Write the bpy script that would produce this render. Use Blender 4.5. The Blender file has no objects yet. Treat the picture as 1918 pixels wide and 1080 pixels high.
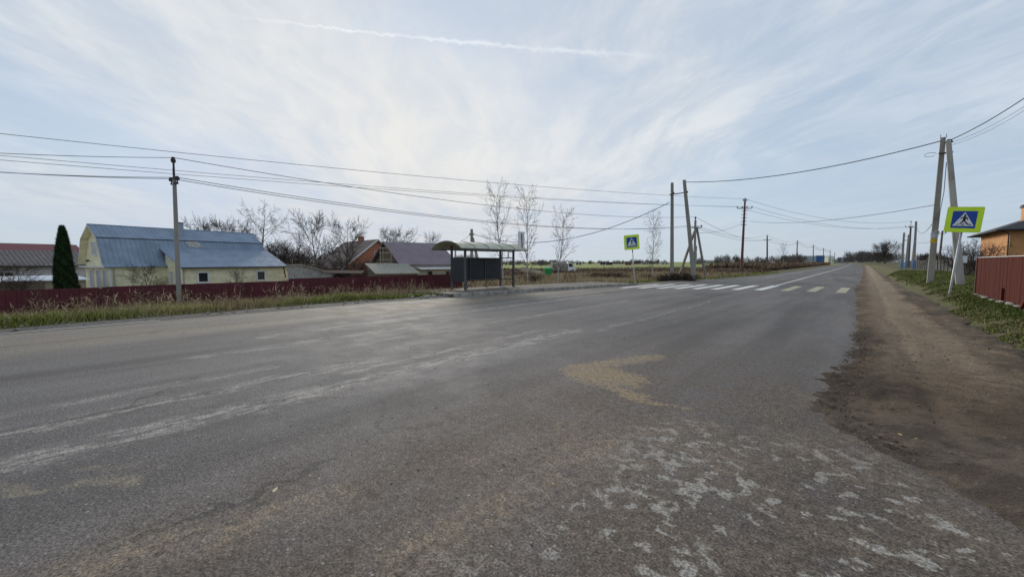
import bpy, math, random
import numpy as np
from mathutils import Vector, Matrix
R = math.radians
random.seed(7)
SC = bpy.context.scene
COL = SC.collection

# ------------------------------------------------------------------ camera
F = 760.0; CX = 959.0; CY = 540.0; EYE = 1.6
PIT = math.atan(50 / 760.0)
TH = math.atan(661 / 760.0 * math.cos(PIT))          # the road runs along +Y, the camera looks TH to its left
FW = (-math.sin(TH), math.cos(TH)); RT = (math.cos(TH), math.sin(TH))
cam_d = bpy.data.cameras.new('camera'); cam = bpy.data.objects.new('camera', cam_d); COL.objects.link(cam)
cam_d.sensor_width = 36; cam_d.lens = 36 * F / 1918.0
cam_d.clip_start = 0.05; cam_d.clip_end = 9000
cam.location = (0, 0, EYE); cam.rotation_euler = (math.pi / 2 - PIT, 0, TH)
SC.camera = cam

# ------------------------------------------------------------------ sky, sun, exposure
SUN_AZ_PX = 760; SUN_EL = 17.0
_a = (SUN_AZ_PX - CX) / F
sdir = Vector((_a * RT[0] + FW[0], _a * RT[1] + FW[1], 0)).normalized()
sdir.z = math.tan(R(SUN_EL)); sdir.normalize()
SC.view_settings.view_transform = 'Standard'; SC.view_settings.look = 'None'
SC.view_settings.gamma = 1.0; SC.view_settings.exposure = 0.28
SC.view_settings.use_curve_mapping = False
sun_d = bpy.data.lights.new('sun', 'SUN'); sun_d.energy = 2.3; sun_d.angle = R(16); sun_d.color = (1.0, 0.93, 0.82)
sun = bpy.data.objects.new('sun', sun_d); COL.objects.link(sun)
sun.rotation_euler = (-sdir).to_track_quat('-Z', 'Y').to_euler()


class NT:
    """small helper for node trees"""
    def __init__(self, tree):
        self.t = tree; self.n = tree.nodes; self.l = tree.links
        self.n.clear()

    def node(self, typ, **kw):
        nd = self.n.new(typ)
        for k, v in kw.items():
            setattr(nd, k, v)
        return nd

    def put(self, sock, v):
        if isinstance(v, bpy.types.NodeSocket):
            self.l.new(v, sock)
        elif v is not None:
            if isinstance(v, (tuple, list)) and len(v) == 3 and sock.type == 'RGBA':
                v = (v[0], v[1], v[2], 1)
            sock.default_value = v

    def m(self, op, a, b=None, c=None, clamp=False):
        nd = self.node('ShaderNodeMath', operation=op, use_clamp=clamp)
        self.put(nd.inputs[0], a); self.put(nd.inputs[1], b); self.put(nd.inputs[2], c)
        return nd.outputs[0]

    def v(self, op, a, b=None, out=0):
        nd = self.node('ShaderNodeVectorMath', operation=op)
        self.put(nd.inputs[0], a); self.put(nd.inputs[1], b)
        return nd.outputs[out]

    def xyz(self, x, y, z=0.0):
        nd = self.node('ShaderNodeCombineXYZ')
        self.put(nd.inputs[0], x); self.put(nd.inputs[1], y); self.put(nd.inputs[2], z)
        return nd.outputs[0]

    def sep(self, v):
        nd = self.node('ShaderNodeSeparateXYZ'); self.put(nd.inputs[0], v)
        return nd.outputs[0], nd.outputs[1], nd.outputs[2]

    def noise(self, vec, scale=1.0, detail=4.0, rough=0.55, dist=0.0, color=False):
        nd = self.node('ShaderNodeTexNoise')
        self.put(nd.inputs['Vector'], vec); nd.inputs['Scale'].default_value = scale
        nd.inputs['Detail'].default_value = detail; nd.inputs['Roughness'].default_value = rough
        nd.inputs['Distortion'].default_value = dist
        return nd.outputs['Color' if color else 'Fac']

    def voro(self, vec, scale=1.0, feature='F1', out='Distance'):
        nd = self.node('ShaderNodeTexVoronoi', feature=feature)
        self.put(nd.inputs['Vector'], vec); nd.inputs['Scale'].default_value = scale
        return nd.outputs[out]

    def ss(self, x, lo, hi, a=0.0, b=1.0):
        nd = self.node('ShaderNodeMapRange', interpolation_type='SMOOTHSTEP')
        self.put(nd.inputs[0], x); self.put(nd.inputs[1], lo); self.put(nd.inputs[2], hi)
        self.put(nd.inputs[3], a); self.put(nd.inputs[4], b)
        return nd.outputs[0]

    def mix(self, f, a, b):
        nd = self.node('ShaderNodeMix', data_type='RGBA')
        self.put(nd.inputs[0], f); self.put(nd.inputs[6], a); self.put(nd.inputs[7], b)
        return nd.outputs[2]

    def ramp(self, f, stops):
        nd = self.node('ShaderNodeValToRGB'); self.put(nd.inputs[0], f)
        el = nd.color_ramp.elements
        while len(el) < len(stops): el.new(0.5)
        for e, (p, c) in zip(el, stops):
            e.position = p; e.color = (c[0], c[1], c[2], 1)
        return nd.outputs[0]

    def add(self, *xs):
        r = xs[0]
        for x in xs[1:]: r = self.m('ADD', r, x)
        return r

    def mul(self, *xs):
        r = xs[0]
        for x in xs[1:]: r = self.m('MULTIPLY', r, x)
        return r


world = bpy.data.worlds.new('World'); SC.world = world; world.use_nodes = True
w = NT(world.node_tree)
sky = w.node('ShaderNodeTexSky', sky_type='NISHITA')
sky.sun_disc = False; sky.sun_elevation = R(SUN_EL); sky.sun_rotation = math.atan2(sdir.x, sdir.y)
sky.air_density = 1.0; sky.dust_density = 0.7; sky.ozone_density = 1.6
bg_sky = w.node('ShaderNodeBackground'); w.put(bg_sky.inputs[1], 0.12)
w.put(bg_sky.inputs[0], w.mix(0.78, w.v('MINIMUM', sky.outputs[0], (7.0, 7.5, 8.5)), (3.05, 3.75, 4.75)))
tc = w.node('ShaderNodeTexCoord').outputs['Generated']
d = w.v('NORMALIZE', tc)
fwd = w.v('DOT_PRODUCT', d, (FW[0], FW[1], 0), out=1)
lat = w.v('DOT_PRODUCT', d, (RT[0], RT[1], 0), out=1)
dz = w.sep(d)[2]
dzc = w.m('MAXIMUM', dz, 0.0)
fsafe = w.m('MAXIMUM', fwd, 0.15)
az = w.m('DIVIDE', lat, fsafe)             # bearing across the view direction
el = w.m('DIVIDE', dzc, fsafe)             # height in the sky
h1 = w.m('ADD', dzc, 0.10)
cu = w.m('DIVIDE', lat, h1); cv = w.m('DIVIDE', fwd, h1)      # flat cloud layer coordinates
warp = w.noise(w.xyz(w.mul(cu, 0.5), w.mul(cv, 0.35), 3.3), 1.0, 3, 0.5, color=True)
wx, wy, wz = w.sep(warp)
cu2 = w.add(cu, w.mul(w.m('SUBTRACT', wx, 0.5), 1.1)); cv2 = w.add(cv, w.mul(w.m('SUBTRACT', wy, 0.5), 1.5))
n_big = w.noise(w.xyz(w.mul(cu2, 0.80), w.mul(cv2, 0.42), 1.7), 1.0, 5, 0.55)
cu3 = w.add(cu2, w.mul(cv2, 0.35))
n_str = w.noise(w.xyz(w.mul(cu3, 2.4), w.mul(cv2, 0.85), 9.1), 1.0, 6, 0.6, 0.3)
n_fine = w.noise(w.xyz(w.mul(cu2, 5.5), w.mul(cv2, 2.2), 4.1), 1.0, 7, 0.62, 0.4)


def blob(a0, e0, sa, se, rot=0.0):
    ca, sn = math.cos(rot), math.sin(rot)
    x = w.m('SUBTRACT', az, a0); y = w.m('SUBTRACT', el, e0)
    u = w.m('DIVIDE', w.add(w.mul(x, ca), w.mul(y, sn)), sa)
    v = w.m('DIVIDE', w.add(w.mul(x, -sn), w.mul(y, ca)), se)
    return w.m('EXPONENT', w.mul(w.add(w.mul(u, u), w.mul(v, v)), -1.0))


def pa(px): return (px - CX) / F
def pe(py): return (490 - py) / F


cov = w.add(w.mul(n_big, 0.85), w.mul(n_str, 0.30), w.mul(n_fine, 0.60), -0.42)
cov = w.add(cov,
            w.mul(blob(pa(560), pe(150), 0.62, 0.20, -0.42), 0.22),    # broad pale veil, upper left
            w.mul(blob(pa(150), pe(90), 0.55, 0.07, -0.45), 0.22),
            w.mul(blob(pa(900), pe(330), 0.42, 0.16), 0.24),           # brightness round the hidden sun
            w.mul(blob(pa(1290), pe(160), 0.17, 0.30, 0.2), 0.20),
            w.mul(blob(pa(150), pe(365), 0.34, 0.05, -0.2), 0.26),
            w.mul(blob(pa(790), pe(15), 0.20, 0.09, -0.3), -0.34),
            w.mul(blob(pa(120), pe(245), 0.42, 0.075, -0.38), -0.42),
            w.mul(blob(pa(520), pe(300), 0.25, 0.045, -0.45), -0.22),
            w.mul(blob(pa(1580), pe(330), 0.50, 0.12, 0.1), -0.26),
            w.mul(blob(pa(1650), pe(120), 0.34, 0.16, 0.5), -0.10),
            w.mul(blob(pa(1250), pe(420), 0.7, 0.05), -0.10))
cmask = w.ss(cov, 0.05, 0.98)
# the contrail: a thin broken line on a great circle
def ddir(px, py):
    b = -(py - CY) / F; a = (px - CX) / F
    dd = math.cos(PIT) + b * math.sin(PIT); u = -math.sin(PIT) + b * math.cos(PIT)
    return Vector((a * RT[0] + dd * FW[0], a * RT[1] + dd * FW[1], u)).normalized()
c0, c1 = ddir(470, 34), ddir(1180, 103)
cn = c0.cross(c1).normalized(); cm = (c0 + c1).normalized(); ct = cn.cross(cm).normalized()
dist = w.v('DOT_PRODUCT', d, tuple(cn), out=1)
along = w.v('DOT_PRODUCT', d, tuple(ct), out=1)
half = abs(c1.dot(ct))
sgn = 1 if c1.dot(ct) > 0 else -1
al = w.mul(along, sgn / half)
curve = w.mul(w.m('SUBTRACT', w.mul(al, al), 1.0), 0.0065)
cnz = w.noise(d, 55.0, 5, 0.65)
cnz2 = w.noise(d, 14.0, 3, 0.6)
dist = w.add(dist, curve, w.mul(w.m('SUBTRACT', cnz, 0.5), 0.020))
wid = w.ss(al, -0.9, 1.0, 0.0018, 0.0048)
cl = w.m('EXPONENT', w.mul(w.m('POWER', w.m('DIVIDE', dist, wid), 2.0), -1.0))
cl = w.mul(cl, w.ss(al, -1.25, -0.55), w.ss(al, 1.35, 0.5), w.ss(cnz2, 0.30, 0.60, 0.45, 1.0))
sun_glow = w.m('POWER', w.m('MAXIMUM', w.v('DOT_PRODUCT', d, tuple(sdir), out=1), 0.0), 6.0)
low = w.ss(dzc, 0.0, 0.24, 1.0, 0.0)
c_cloud = w.mix(w.ss(w.add(w.mul(n_str, 0.5), w.mul(n_fine, 0.5)), 0.35, 0.62), (0.46, 0.53, 0.61), (0.63, 0.665, 0.70))
c_cloud = w.mix(w.mul(sun_glow, 0.65), c_cloud, (0.74, 0.71, 0.66))
c_cloud = w.mix(w.mul(low, 0.75), c_cloud, w.mix(w.mul(sun_glow, 1.0), (0.37, 0.45, 0.56), (0.62, 0.60, 0.57)))
bg_c = w.node('ShaderNodeBackground'); w.put(bg_c.inputs[0], c_cloud); w.put(bg_c.inputs[1], 1.0)
tot = w.m('ADD', w.mul(cmask, 0.80), 0.17)
tot = w.m('MAXIMUM', tot, w.mul(low, 0.55))
mx = w.node('ShaderNodeMixShader'); w.put(mx.inputs[0], tot)
w.l.new(bg_sky.outputs[0], mx.inputs[1]); w.l.new(bg_c.outputs[0], mx.inputs[2])
bg_t = w.node('ShaderNodeBackground'); w.put(bg_t.inputs[0], (0.90, 0.91, 0.92)); w.put(bg_t.inputs[1], 1.0)
mx2 = w.node('ShaderNodeMixShader'); w.put(mx2.inputs[0], w.mul(cl, 0.36))
w.l.new(mx.outputs[0], mx2.inputs[1]); w.l.new(bg_t.outputs[0], mx2.inputs[2])
wo = w.node('ShaderNodeOutputWorld'); w.l.new(mx2.outputs[0], wo.inputs[0])
world.cycles.sampling_method = 'MANUAL'; world.cycles.sample_map_resolution = 512


# ------------------------------------------------------------------ measuring helpers (pixel of the photograph -> world)
def ray(px, py):
    a = (px - CX) / F; b = -(py - CY) / F
    dd = math.cos(PIT) + b * math.sin(PIT); u = -math.sin(PIT) + b * math.cos(PIT)
    return (a * RT[0] + dd * FW[0], a * RT[1] + dd * FW[1], u, dd)
def G(px, py, z=0.0):
    r = ray(px, py); k = (z - EYE) / r[2]
    return Vector((r[0] * k, r[1] * k, z))
def AT(px, py, D):
    r = ray(px, py); k = D / r[3]
    return Vector((r[0] * k, r[1] * k, EYE + r[2] * k))
def sstep(x, a, b):
    t = min(1.0, max(0.0, (x - a) / (b - a))); return t * t * (3 - 2 * t)


# ------------------------------------------------------------------ object helpers
def tag(o, label=None, cat=None, group=None, kind=None):
    if label: o['label'] = label
    if cat: o['category'] = cat
    if group: o['group'] = group
    if kind: o['kind'] = kind
    return o
def empty(name, loc=(0, 0, 0), rz=0.0, label=None, cat=None, group=None):
    o = bpy.data.objects.new(name, None); COL.objects.link(o)
    o.empty_display_size = 0.2
    o.location = loc; o.rotation_euler = (0, 0, rz)
    return tag(o, label, cat, group)
KIDS = {}
def copy_tree(o, parent=None):
    c = o.copy(); COL.objects.link(c)
    if parent is not None:
        c.parent = parent; KIDS.setdefault(parent.name, []).append(c)
    for ch in KIDS.get(o.name, []): copy_tree(ch, c)
    return c


class MB:
    def __init__(self):
        self.v = []; self.f = []; self.mi = []; self.cur = 0; self.M = None; self.ps = []
    def piece(self): self.ps.append((len(self.v), len(self.f)))
    def pts(self, ps):
        b = len(self.v)
        for p in ps:
            p = Vector(p)
            if self.M is not None: p = self.M @ p
            self.v.append(tuple(p))
        return b
    def face(self, idx):
        self.f.append(tuple(idx)); self.mi.append(self.cur)
    def poly(self, ps):
        b = self.pts(ps); self.face(range(b, b + len(ps)))
    def box(self, x0, x1, y0, y1, z0, z1):
        self.piece()
        b = self.pts([(x0, y0, z0), (x1, y0, z0), (x1, y1, z0), (x0, y1, z0), (x0, y0, z1), (x1, y0, z1), (x1, y1, z1), (x0, y1, z1)])
        for q in ((0, 3, 2, 1), (4, 5, 6, 7), (0, 1, 5, 4), (1, 2, 6, 5), (2, 3, 7, 6), (3, 0, 4, 7)):
            self.face([b + i for i in q])
    def hexa(self, lo, hi):
        self.piece()
        b = self.pts(list(lo) + list(hi))
        for q in ((0, 3, 2, 1), (4, 5, 6, 7), (0, 1, 5, 4), (1, 2, 6, 5), (2, 3, 7, 6), (3, 0, 4, 7)):
            self.face([b + i for i in q])
    def tube(self, ps, rs, n=6, cap=True, square=False):
        self.piece()
        ps = [Vector(p) for p in ps]
        if not isinstance(rs, (list, tuple)): rs = [rs] * len(ps)
        rings = []
        up = Vector((0, 0, 1))
        for i, p in enumerate(ps):
            t = (ps[min(i + 1, len(ps) - 1)] - ps[max(i - 1, 0)])
            if t.length < 1e-9: t = Vector((0, 0, 1))
            t.normalize()
            a = t.cross(Vector((0, 1, 0)) if abs(t.z) > 0.9 else up).normalized(); c = t.cross(a).normalized()
            ring = []
            for k in range(n):
                an = 2 * math.pi * k / n + (math.pi / 4 if square else 0)
                rr = rs[i] * (1.414 if square else 1)
                ring.append(p + a * (math.cos(an) * rr) + c * (math.sin(an) * rr))
            rings.append(self.pts(ring))
        for i in range(len(ps) - 1):
            for k in range(n):
                k2 = (k + 1) % n
                self.face((rings[i] + k, rings[i] + k2, rings[i + 1] + k2, rings[i + 1] + k))
        if cap:
            self.face([rings[0] + k for k in range(n)][::-1]); self.face([rings[-1] + k for k in range(n)])
    def prism(self, outline, axis, a, b):
        """outline: 2-D points; axis 'x','y' or 'z' is the extrusion axis, from a to b"""
        def mk(p, t):
            return (t, p[0], p[1]) if axis == 'x' else ((p[0], t, p[1]) if axis == 'y' else (p[0], p[1], t))
        n = len(outline)
        b0 = self.pts([mk(p, a) for p in outline]); b1 = self.pts([mk(p, b) for p in outline])
        self.face([b0 + i for i in range(n)][::-1]); self.face([b1 + i for i in range(n)])
        for i in range(n):
            j = (i + 1) % n
            self.face((b0 + i, b0 + j, b1 + j, b1 + i))
    def blob(self, c, r, seed=0, nu=8, nv=6, rough=0.2):
        rnd = random.Random(seed); c = Vector(c)
        if not isinstance(r, (tuple, list)): r = (r, r, r)
        rows = []
        top = self.pts([c + Vector((0, 0, r[2]))]); bot = self.pts([c - Vector((0, 0, r[2]))])
        for j in range(1, nv):
            ph = math.pi * j / nv
            rows.append(self.pts([c + Vector((math.cos(2 * math.pi * i / nu) * math.sin(ph) * r[0], math.sin(2 * math.pi * i / nu) * math.sin(ph) * r[1], math.cos(ph) * r[2])) * (1 + rnd.uniform(-rough, rough)) for i in range(nu)]))
        for i in range(nu):
            k = (i + 1) % nu
            self.face((top, rows[0] + i, rows[0] + k)); self.face((bot, rows[-1] + k, rows[-1] + i))
            for j in range(len(rows) - 1):
                self.face((rows[j] + i, rows[j + 1] + i, rows[j + 1] + k, rows[j] + k))
    def build_each(self, name, mats, parent):
        """one child object per separate piece"""
        ends = self.ps[1:] + [(len(self.v), len(self.f))]; out = []
        for (v0, f0), (v1, f1) in zip(self.ps, ends):
            q = MB(); q.v = self.v[v0:v1]; q.f = [tuple(i - v0 for i in f_) for f_ in self.f[f0:f1]]; q.mi = [0] * len(q.f)
            out.append(q.build(name, mats, parent))
        return out
    def build(self, name, mats, parent=None, smooth=False, loc=None, rot=None, bevel=0):
        me = bpy.data.meshes.new(name); me.from_pydata(self.v, [], self.f)
        if not isinstance(mats, (list, tuple)): mats = [mats]
        for m_ in mats: me.materials.append(m_)
        if len(mats) > 1: me.polygons.foreach_set('material_index', self.mi)
        if smooth: me.polygons.foreach_set('use_smooth', [True] * len(self.f))
        me.update()
        o = bpy.data.objects.new(name, me); COL.objects.link(o)
        if parent is not None:
            o.parent = parent; KIDS.setdefault(parent.name, []).append(o)
        if loc is not None: o.location = loc
        if rot is not None: o.rotation_euler = rot
        if bevel:
            bm_ = o.modifiers.new('bevel', 'BEVEL'); bm_.width = bevel; bm_.segments = 2; bm_.limit_method = 'ANGLE'
        return o


def np_mesh(name, V, T, mat, tint=None, quads=False):
    """big triangle/quad soup"""
    k = 4 if quads else 3
    me = bpy.data.meshes.new(name)
    me.vertices.add(len(V)); me.vertices.foreach_set('co', V.astype(np.float32).ravel())
    me.loops.add(len(T) * k); me.loops.foreach_set('vertex_index', T.astype(np.int32).ravel())
    me.polygons.add(len(T)); me.polygons.foreach_set('loop_start', np.arange(0, len(T) * k, k, dtype=np.int32))
    me.polygons.foreach_set('loop_total', np.full(len(T), k, dtype=np.int32))
    if tint is not None:
        at = me.attributes.new('tint', 'FLOAT', 'POINT'); at.data.foreach_set('value', tint.astype(np.float32))
    me.materials.append(mat); me.update(calc_edges=True)
    o = bpy.data.objects.new(name, me); COL.objects.link(o)
    return o


# ------------------------------------------------------------------ materials
def pbr(name, fn):
    m = bpy.data.materials.new(name); m.use_nodes = True
    n = NT(m.node_tree)
    b = n.node('ShaderNodeBsdfPrincipled'); o = n.node('ShaderNodeOutputMaterial')
    n.l.new(b.outputs[0], o.inputs[0])
    fn(n, b)
    return m
def bump(n, b, h, dist=0.01, strength=1.0):
    bp = n.node('ShaderNodeBump'); bp.inputs['Distance'].default_value = dist; bp.inputs['Strength'].default_value = strength
    n.put(bp.inputs['Height'], h); n.l.new(bp.outputs[0], b.inputs['Normal'])
def OBJ(n): return n.node('ShaderNodeTexCoord').outputs['Object']
def mat(name, col, rough=0.7, var=0.25, scale=3.0, metal=0.0, bmp=0.0, stain=None, streak=False, spec=0.4):
    """weathered paint, wood, metal or concrete: two noises shift the colour and the gloss"""
    def fn(n, b):
        p = OBJ(n)
        if streak:
            x, y, z = n.sep(p); q = n.xyz(x, y, n.mul(z, 0.12))
        else: q = p
        a = n.noise(q, scale, 6, 0.6); c = n.noise(p, scale * 9, 4, 0.6)
        lo = tuple(v * (1 - var) for v in col); hi = tuple(min(1, v * (1 + var)) for v in col)
        cc = n.mix(n.ss(a, 0.3, 0.7), lo, hi)
        cc = n.mix(n.mul(n.ss(c, 0.35, 0.75), 0.35), cc, lo)
        if stain:
            s = n.noise(q, scale * 2.3, 5, 0.7, 0.5)
            cc = n.mix(n.mul(n.ss(s, 0.52, 0.68), 0.75), cc, stain)
        n.put(b.inputs['Base Color'], cc)
        n.put(b.inputs['Roughness'], n.ss(a, 0.2, 0.8, max(0.05, rough - 0.12), min(1, rough + 0.1)))
        b.inputs['Metallic'].default_value = metal
        b.inputs['Specular IOR Level'].default_value = spec
        if bmp: bump(n, b, n.add(c, a), bmp)
    return pbr(name, fn)

M = {}
M['concrete_pole'] = mat('pole_concrete', (0.29, 0.275, 0.245), 0.9, 0.25, 1.6, bmp=0.01, stain=(0.17, 0.16, 0.14), streak=True)
M['dark_steel'] = mat('dark_steel', (0.035, 0.036, 0.04), 0.55, 0.3, 4, metal=0.2)
M['rust_pole'] = mat('rusted_pole', (0.135, 0.062, 0.052), 0.85, 0.35, 1.0, stain=(0.09, 0.05, 0.045), streak=True)
M['old_pole'] = mat('weathered_pole', (0.13, 0.115, 0.10), 0.9, 0.3, 1.5, streak=True)
M['wire'] = mat('wire_black', (0.03, 0.03, 0.032), 0.6, 0.1, 1)
M['wire_grey'] = mat('wire_aluminium', (0.16, 0.165, 0.175), 0.6, 0.1, 1)
M['insulator'] = mat('insulator_brown', (0.035, 0.032, 0.032), 0.75, 0.1, 5)
M['galv'] = mat('galvanised_tube', (0.36, 0.37, 0.38), 0.45, 0.2, 6, metal=0.5)
M['sign_yellow'] = mat('sign_fluorescent', (0.62, 0.86, 0.03), 0.5, 0.05, 5, stain=(0.50, 0.70, 0.06))
M['sign_blue'] = mat('sign_blue', (0.006, 0.055, 0.33), 0.45, 0.08, 5)
M['sign_white'] = mat('sign_white', (0.72, 0.74, 0.76), 0.5, 0.06, 5)
M['sign_black'] = mat('sign_black', (0.012, 0.012, 0.014), 0.6, 0.1, 5)
M['sign_back'] = mat('sign_back', (0.07, 0.06, 0.05), 0.6, 0.2, 6)
M['white_paint'] = mat('white_paint', (0.74, 0.75, 0.74), 0.5, 0.07, 4, stain=(0.55, 0.55, 0.52))
M['blue_paint'] = mat('blue_post_paint', (0.13, 0.23, 0.42), 0.7, 0.15, 4)
M['red_fence'] = mat('red_fence_paint', (0.085, 0.022, 0.016), 0.85, 0.35, 3.0, stain=(0.06, 0.018, 0.013), streak=True, bmp=0.004, spec=0.08)
M['grey_fence'] = mat('grey_fence', (0.15, 0.145, 0.14), 0.85, 0.3, 2.0, stain=(0.08, 0.08, 0.075), streak=True)
M['kerb'] = mat('kerb_concrete', (0.34, 0.32, 0.285), 0.95, 0.35, 3.0, bmp=0.015, stain=(0.12, 0.11, 0.10))
M['platform'] = mat('platform_asphalt', (0.13, 0.115, 0.10), 0.95, 0.35, 4.0, bmp=0.012, stain=(0.22, 0.19, 0.15))
M['shelter_panel'] = mat('shelter_panel', (0.022, 0.025, 0.032), 0.5, 0.25, 3.0, stain=(0.035, 0.037, 0.042))
M['shelter_post'] = mat('shelter_post', (0.085, 0.085, 0.09), 0.55, 0.25, 5.0)
M['shelter_side'] = mat('shelter_side_panel', (0.085, 0.085, 0.095), 0.6, 0.15, 3.0)
M['trim_white'] = mat('trim_white', (0.66, 0.67, 0.68), 0.5, 0.08, 4)
M['snow'] = mat('snow', (0.80, 0.82, 0.86), 0.6, 0.05, 4, bmp=0.02)
M['red_brick'] = mat('red_brick', (0.38, 0.16, 0.10), 0.9, 0.25, 6)
M['brown_roof'] = mat('brown_slate', (0.17, 0.13, 0.11), 0.85, 0.3, 5, streak=True)
M['maroon_roof'] = mat('maroon_roof', (0.15, 0.035, 0.04), 0.6, 0.2, 3)
M['grey_wall'] = mat('grey_wall', (0.34, 0.32, 0.30), 0.9, 0.2, 2, stain=(0.15, 0.14, 0.13))
M['pale_wall'] = mat('pale_wall', (0.72, 0.68, 0.56), 0.8, 0.12, 3)
M['brick_pale'] = mat('pale_brick', (0.30, 0.30, 0.31), 0.9, 0.2, 5)
M['wood_old'] = mat('old_wood', (0.15, 0.115, 0.085), 0.9, 0.35, 5, streak=True)
M['wood_pale'] = mat('pale_wood', (0.34, 0.30, 0.22), 0.9, 0.25, 5, streak=True)
M['slate'] = mat('slate_sheet', (0.27, 0.26, 0.22), 0.9, 0.3, 4, stain=(0.10, 0.11, 0.07))
M['green_plastic'] = mat('green_bin', (0.015, 0.26, 0.07), 0.45, 0.15, 5)
M['tyre'] = mat('tyre_rubber', (0.018, 0.018, 0.018), 0.85, 0.2, 8)
M['van_white'] = mat('van_white', (0.70, 0.72, 0.74), 0.35, 0.06, 3)
M['van_cover'] = mat('van_tarpaulin', (0.25, 0.24, 0.20), 0.8, 0.2, 3)
M['roof_dark'] = mat('dark_tile', (0.035, 0.035, 0.040), 0.7, 0.3, 6)
M['blue_shed'] = mat('blue_sheet', (0.03, 0.10, 0.30), 0.6, 0.15, 0.5)
M['grey_shed'] = mat('grey_sheet', (0.30, 0.36, 0.42), 0.6, 0.15, 0.5)
M['paper_yellow'] = mat('notice_yellow', (0.70, 0.48, 0.02), 0.7, 0.1, 9)
M['paper_white'] = mat('notice_white', (0.60, 0.62, 0.66), 0.7, 0.1, 9)
M['bark'] = mat('bark_grey', (0.11, 0.095, 0.082), 0.95, 0.3, 6, bmp=0.01)
M['twig'] = mat('twigs_grey', (0.070, 0.055, 0.046), 0.95, 0.25, 3, spec=0.05)
M['twig_dark'] = mat('twigs_dark', (0.055, 0.043, 0.038), 0.95, 0.3, 3, spec=0.05)
M['birch_twig'] = mat('birch_twigs', (0.050, 0.034, 0.028), 0.95, 0.25, 3, spec=0.05)
M['stone'] = mat('stone', (0.24, 0.225, 0.20), 0.9, 0.35, 20)


def birch_fn(n, b):
    x, y, z = n.sep(OBJ(n))
    m1 = n.noise(n.xyz(n.mul(x, 5), n.mul(y, 5), n.mul(z, 9)), 1.0, 4, 0.7)
    n.put(b.inputs['Base Color'], n.mix(n.ss(m1, 0.54, 0.62), (0.40, 0.38, 0.35), (0.05, 0.045, 0.04)))
    b.inputs['Roughness'].default_value = 0.8
M['birch'] = pbr('birch_bark', birch_fn)


def siding(name, col, pitch, vertical=False, depth=0.02):
    def fn(n, b):
        x, y, z = n.sep(OBJ(n))
        c = n.m('ADD', x, y) if vertical else z
        fr = n.m('FRACT', n.m('DIVIDE', c, pitch))
        edge = n.ss(fr, 0.0, 0.14)
        a = n.noise(OBJ(n), 1.5, 5, 0.6)
        lo = tuple(v * 0.82 for v in col); hi = tuple(min(1, v * 1.1) for v in col)
        cc = n.mix(n.ss(a, 0.3, 0.7), lo, hi)
        cc = n.mix(n.mul(n.m('SUBTRACT', 1.0, edge), 0.55), cc, tuple(v * 0.35 for v in col))
        n.put(b.inputs['Base Color'], cc); b.inputs['Roughness'].default_value = 0.6
        bump(n, b, n.mul(n.m('MULTIPLY', fr, edge), 1.0), depth)
    return pbr(name, fn)
M['cream_siding'] = siding('cream_siding', (0.82, 0.77, 0.54), 0.20)


def seam_roof(name, col, pitch, axis=0, stain=None, rough=0.38):
    def fn(n, b):
        p = OBJ(n); ax = n.sep(p)[axis]
        fr = n.m('FRACT', n.m('DIVIDE', ax, pitch))
        rib = n.mul(n.ss(fr, 0.0, 0.10), n.ss(fr, 1.0, 0.90))
        a = n.noise(p, 0.9, 5, 0.6)
        cc = n.mix(n.ss(a, 0.3, 0.7), tuple(v * 0.85 for v in col), tuple(v * 1.12 for v in col))
        cc = n.mix(n.mul(n.m('SUBTRACT', 1.0, rib), 0.35), cc, tuple(v * 0.5 for v in col))
        if stain: cc = n.mix(n.mul(n.ss(n.noise(p, 1.3, 6, 0.7, 0.6), 0.56, 0.70), 0.7), cc, stain)
        n.put(b.inputs['Base Color'], cc); b.inputs['Roughness'].default_value = rough
        b.inputs['Metallic'].default_value = 0.15
        bump(n, b, n.m('SUBTRACT', 1.0, rib), 0.02)
    return pbr(name, fn)
M['blue_roof'] = seam_roof('blue_grey_metal_roof', (0.21, 0.275, 0.365), 0.38, 1, rough=0.6)
M['purple_roof'] = seam_roof('purple_metal_roof', (0.17, 0.13, 0.155), 0.5, 1, rough=0.45)


def brick(name, c1, c2, mortar, scale=1.0):
    def fn(n, b):
        x, y, z = n.sep(OBJ(n))
        br = n.node('ShaderNodeTexBrick')
        n.put(br.inputs['Vector'], n.xyz(n.m('ADD', x, y), z, 0.0))
        br.inputs['Scale'].default_value = scale; br.inputs['Brick Width'].default_value = 0.25
        br.inputs['Row Height'].default_value = 0.075; br.inputs['Mortar Size'].default_value = 0.008
        n.put(br.inputs['Color1'], c1); n.put(br.inputs['Color2'], c2); n.put(br.inputs['Mortar'], mortar)
        a = n.noise(OBJ(n), 0.8, 5, 0.6)
        n.put(b.inputs['Base Color'], n.mix(n.mul(n.ss(a, 0.4, 0.7), 0.3), br.outputs[0], tuple(v * 0.6 for v in c1)))
        b.inputs['Roughness'].default_value = 0.9
    return pbr(name, fn)
M['orange_brick'] = brick('orange_brick', (0.60, 0.27, 0.09), (0.66, 0.32, 0.12), (0.36, 0.26, 0.18))
M['block_wall'] = brick('snowy_block_wall', (0.50, 0.50, 0.52), (0.40, 0.40, 0.43), (0.58, 0.58, 0.6), 0.6)


def glass_fn(n, b):
    b.inputs['Base Color'].default_value = (0.02, 0.025, 0.03, 1); b.inputs['Roughness'].default_value = 0.08
    b.inputs['Specular IOR Level'].default_value = 0.6
M['glass'] = pbr('window_glass', glass_fn)
def curtain_fn(n, b):
    n.put(b.inputs['Base Color'], n.mix(n.noise(OBJ(n), 8, 3), (0.35, 0.38, 0.44), (0.5, 0.52, 0.56))); b.inputs['Roughness'].default_value = 0.25
M['curtain'] = pbr('window_with_curtain', curtain_fn)


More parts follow.
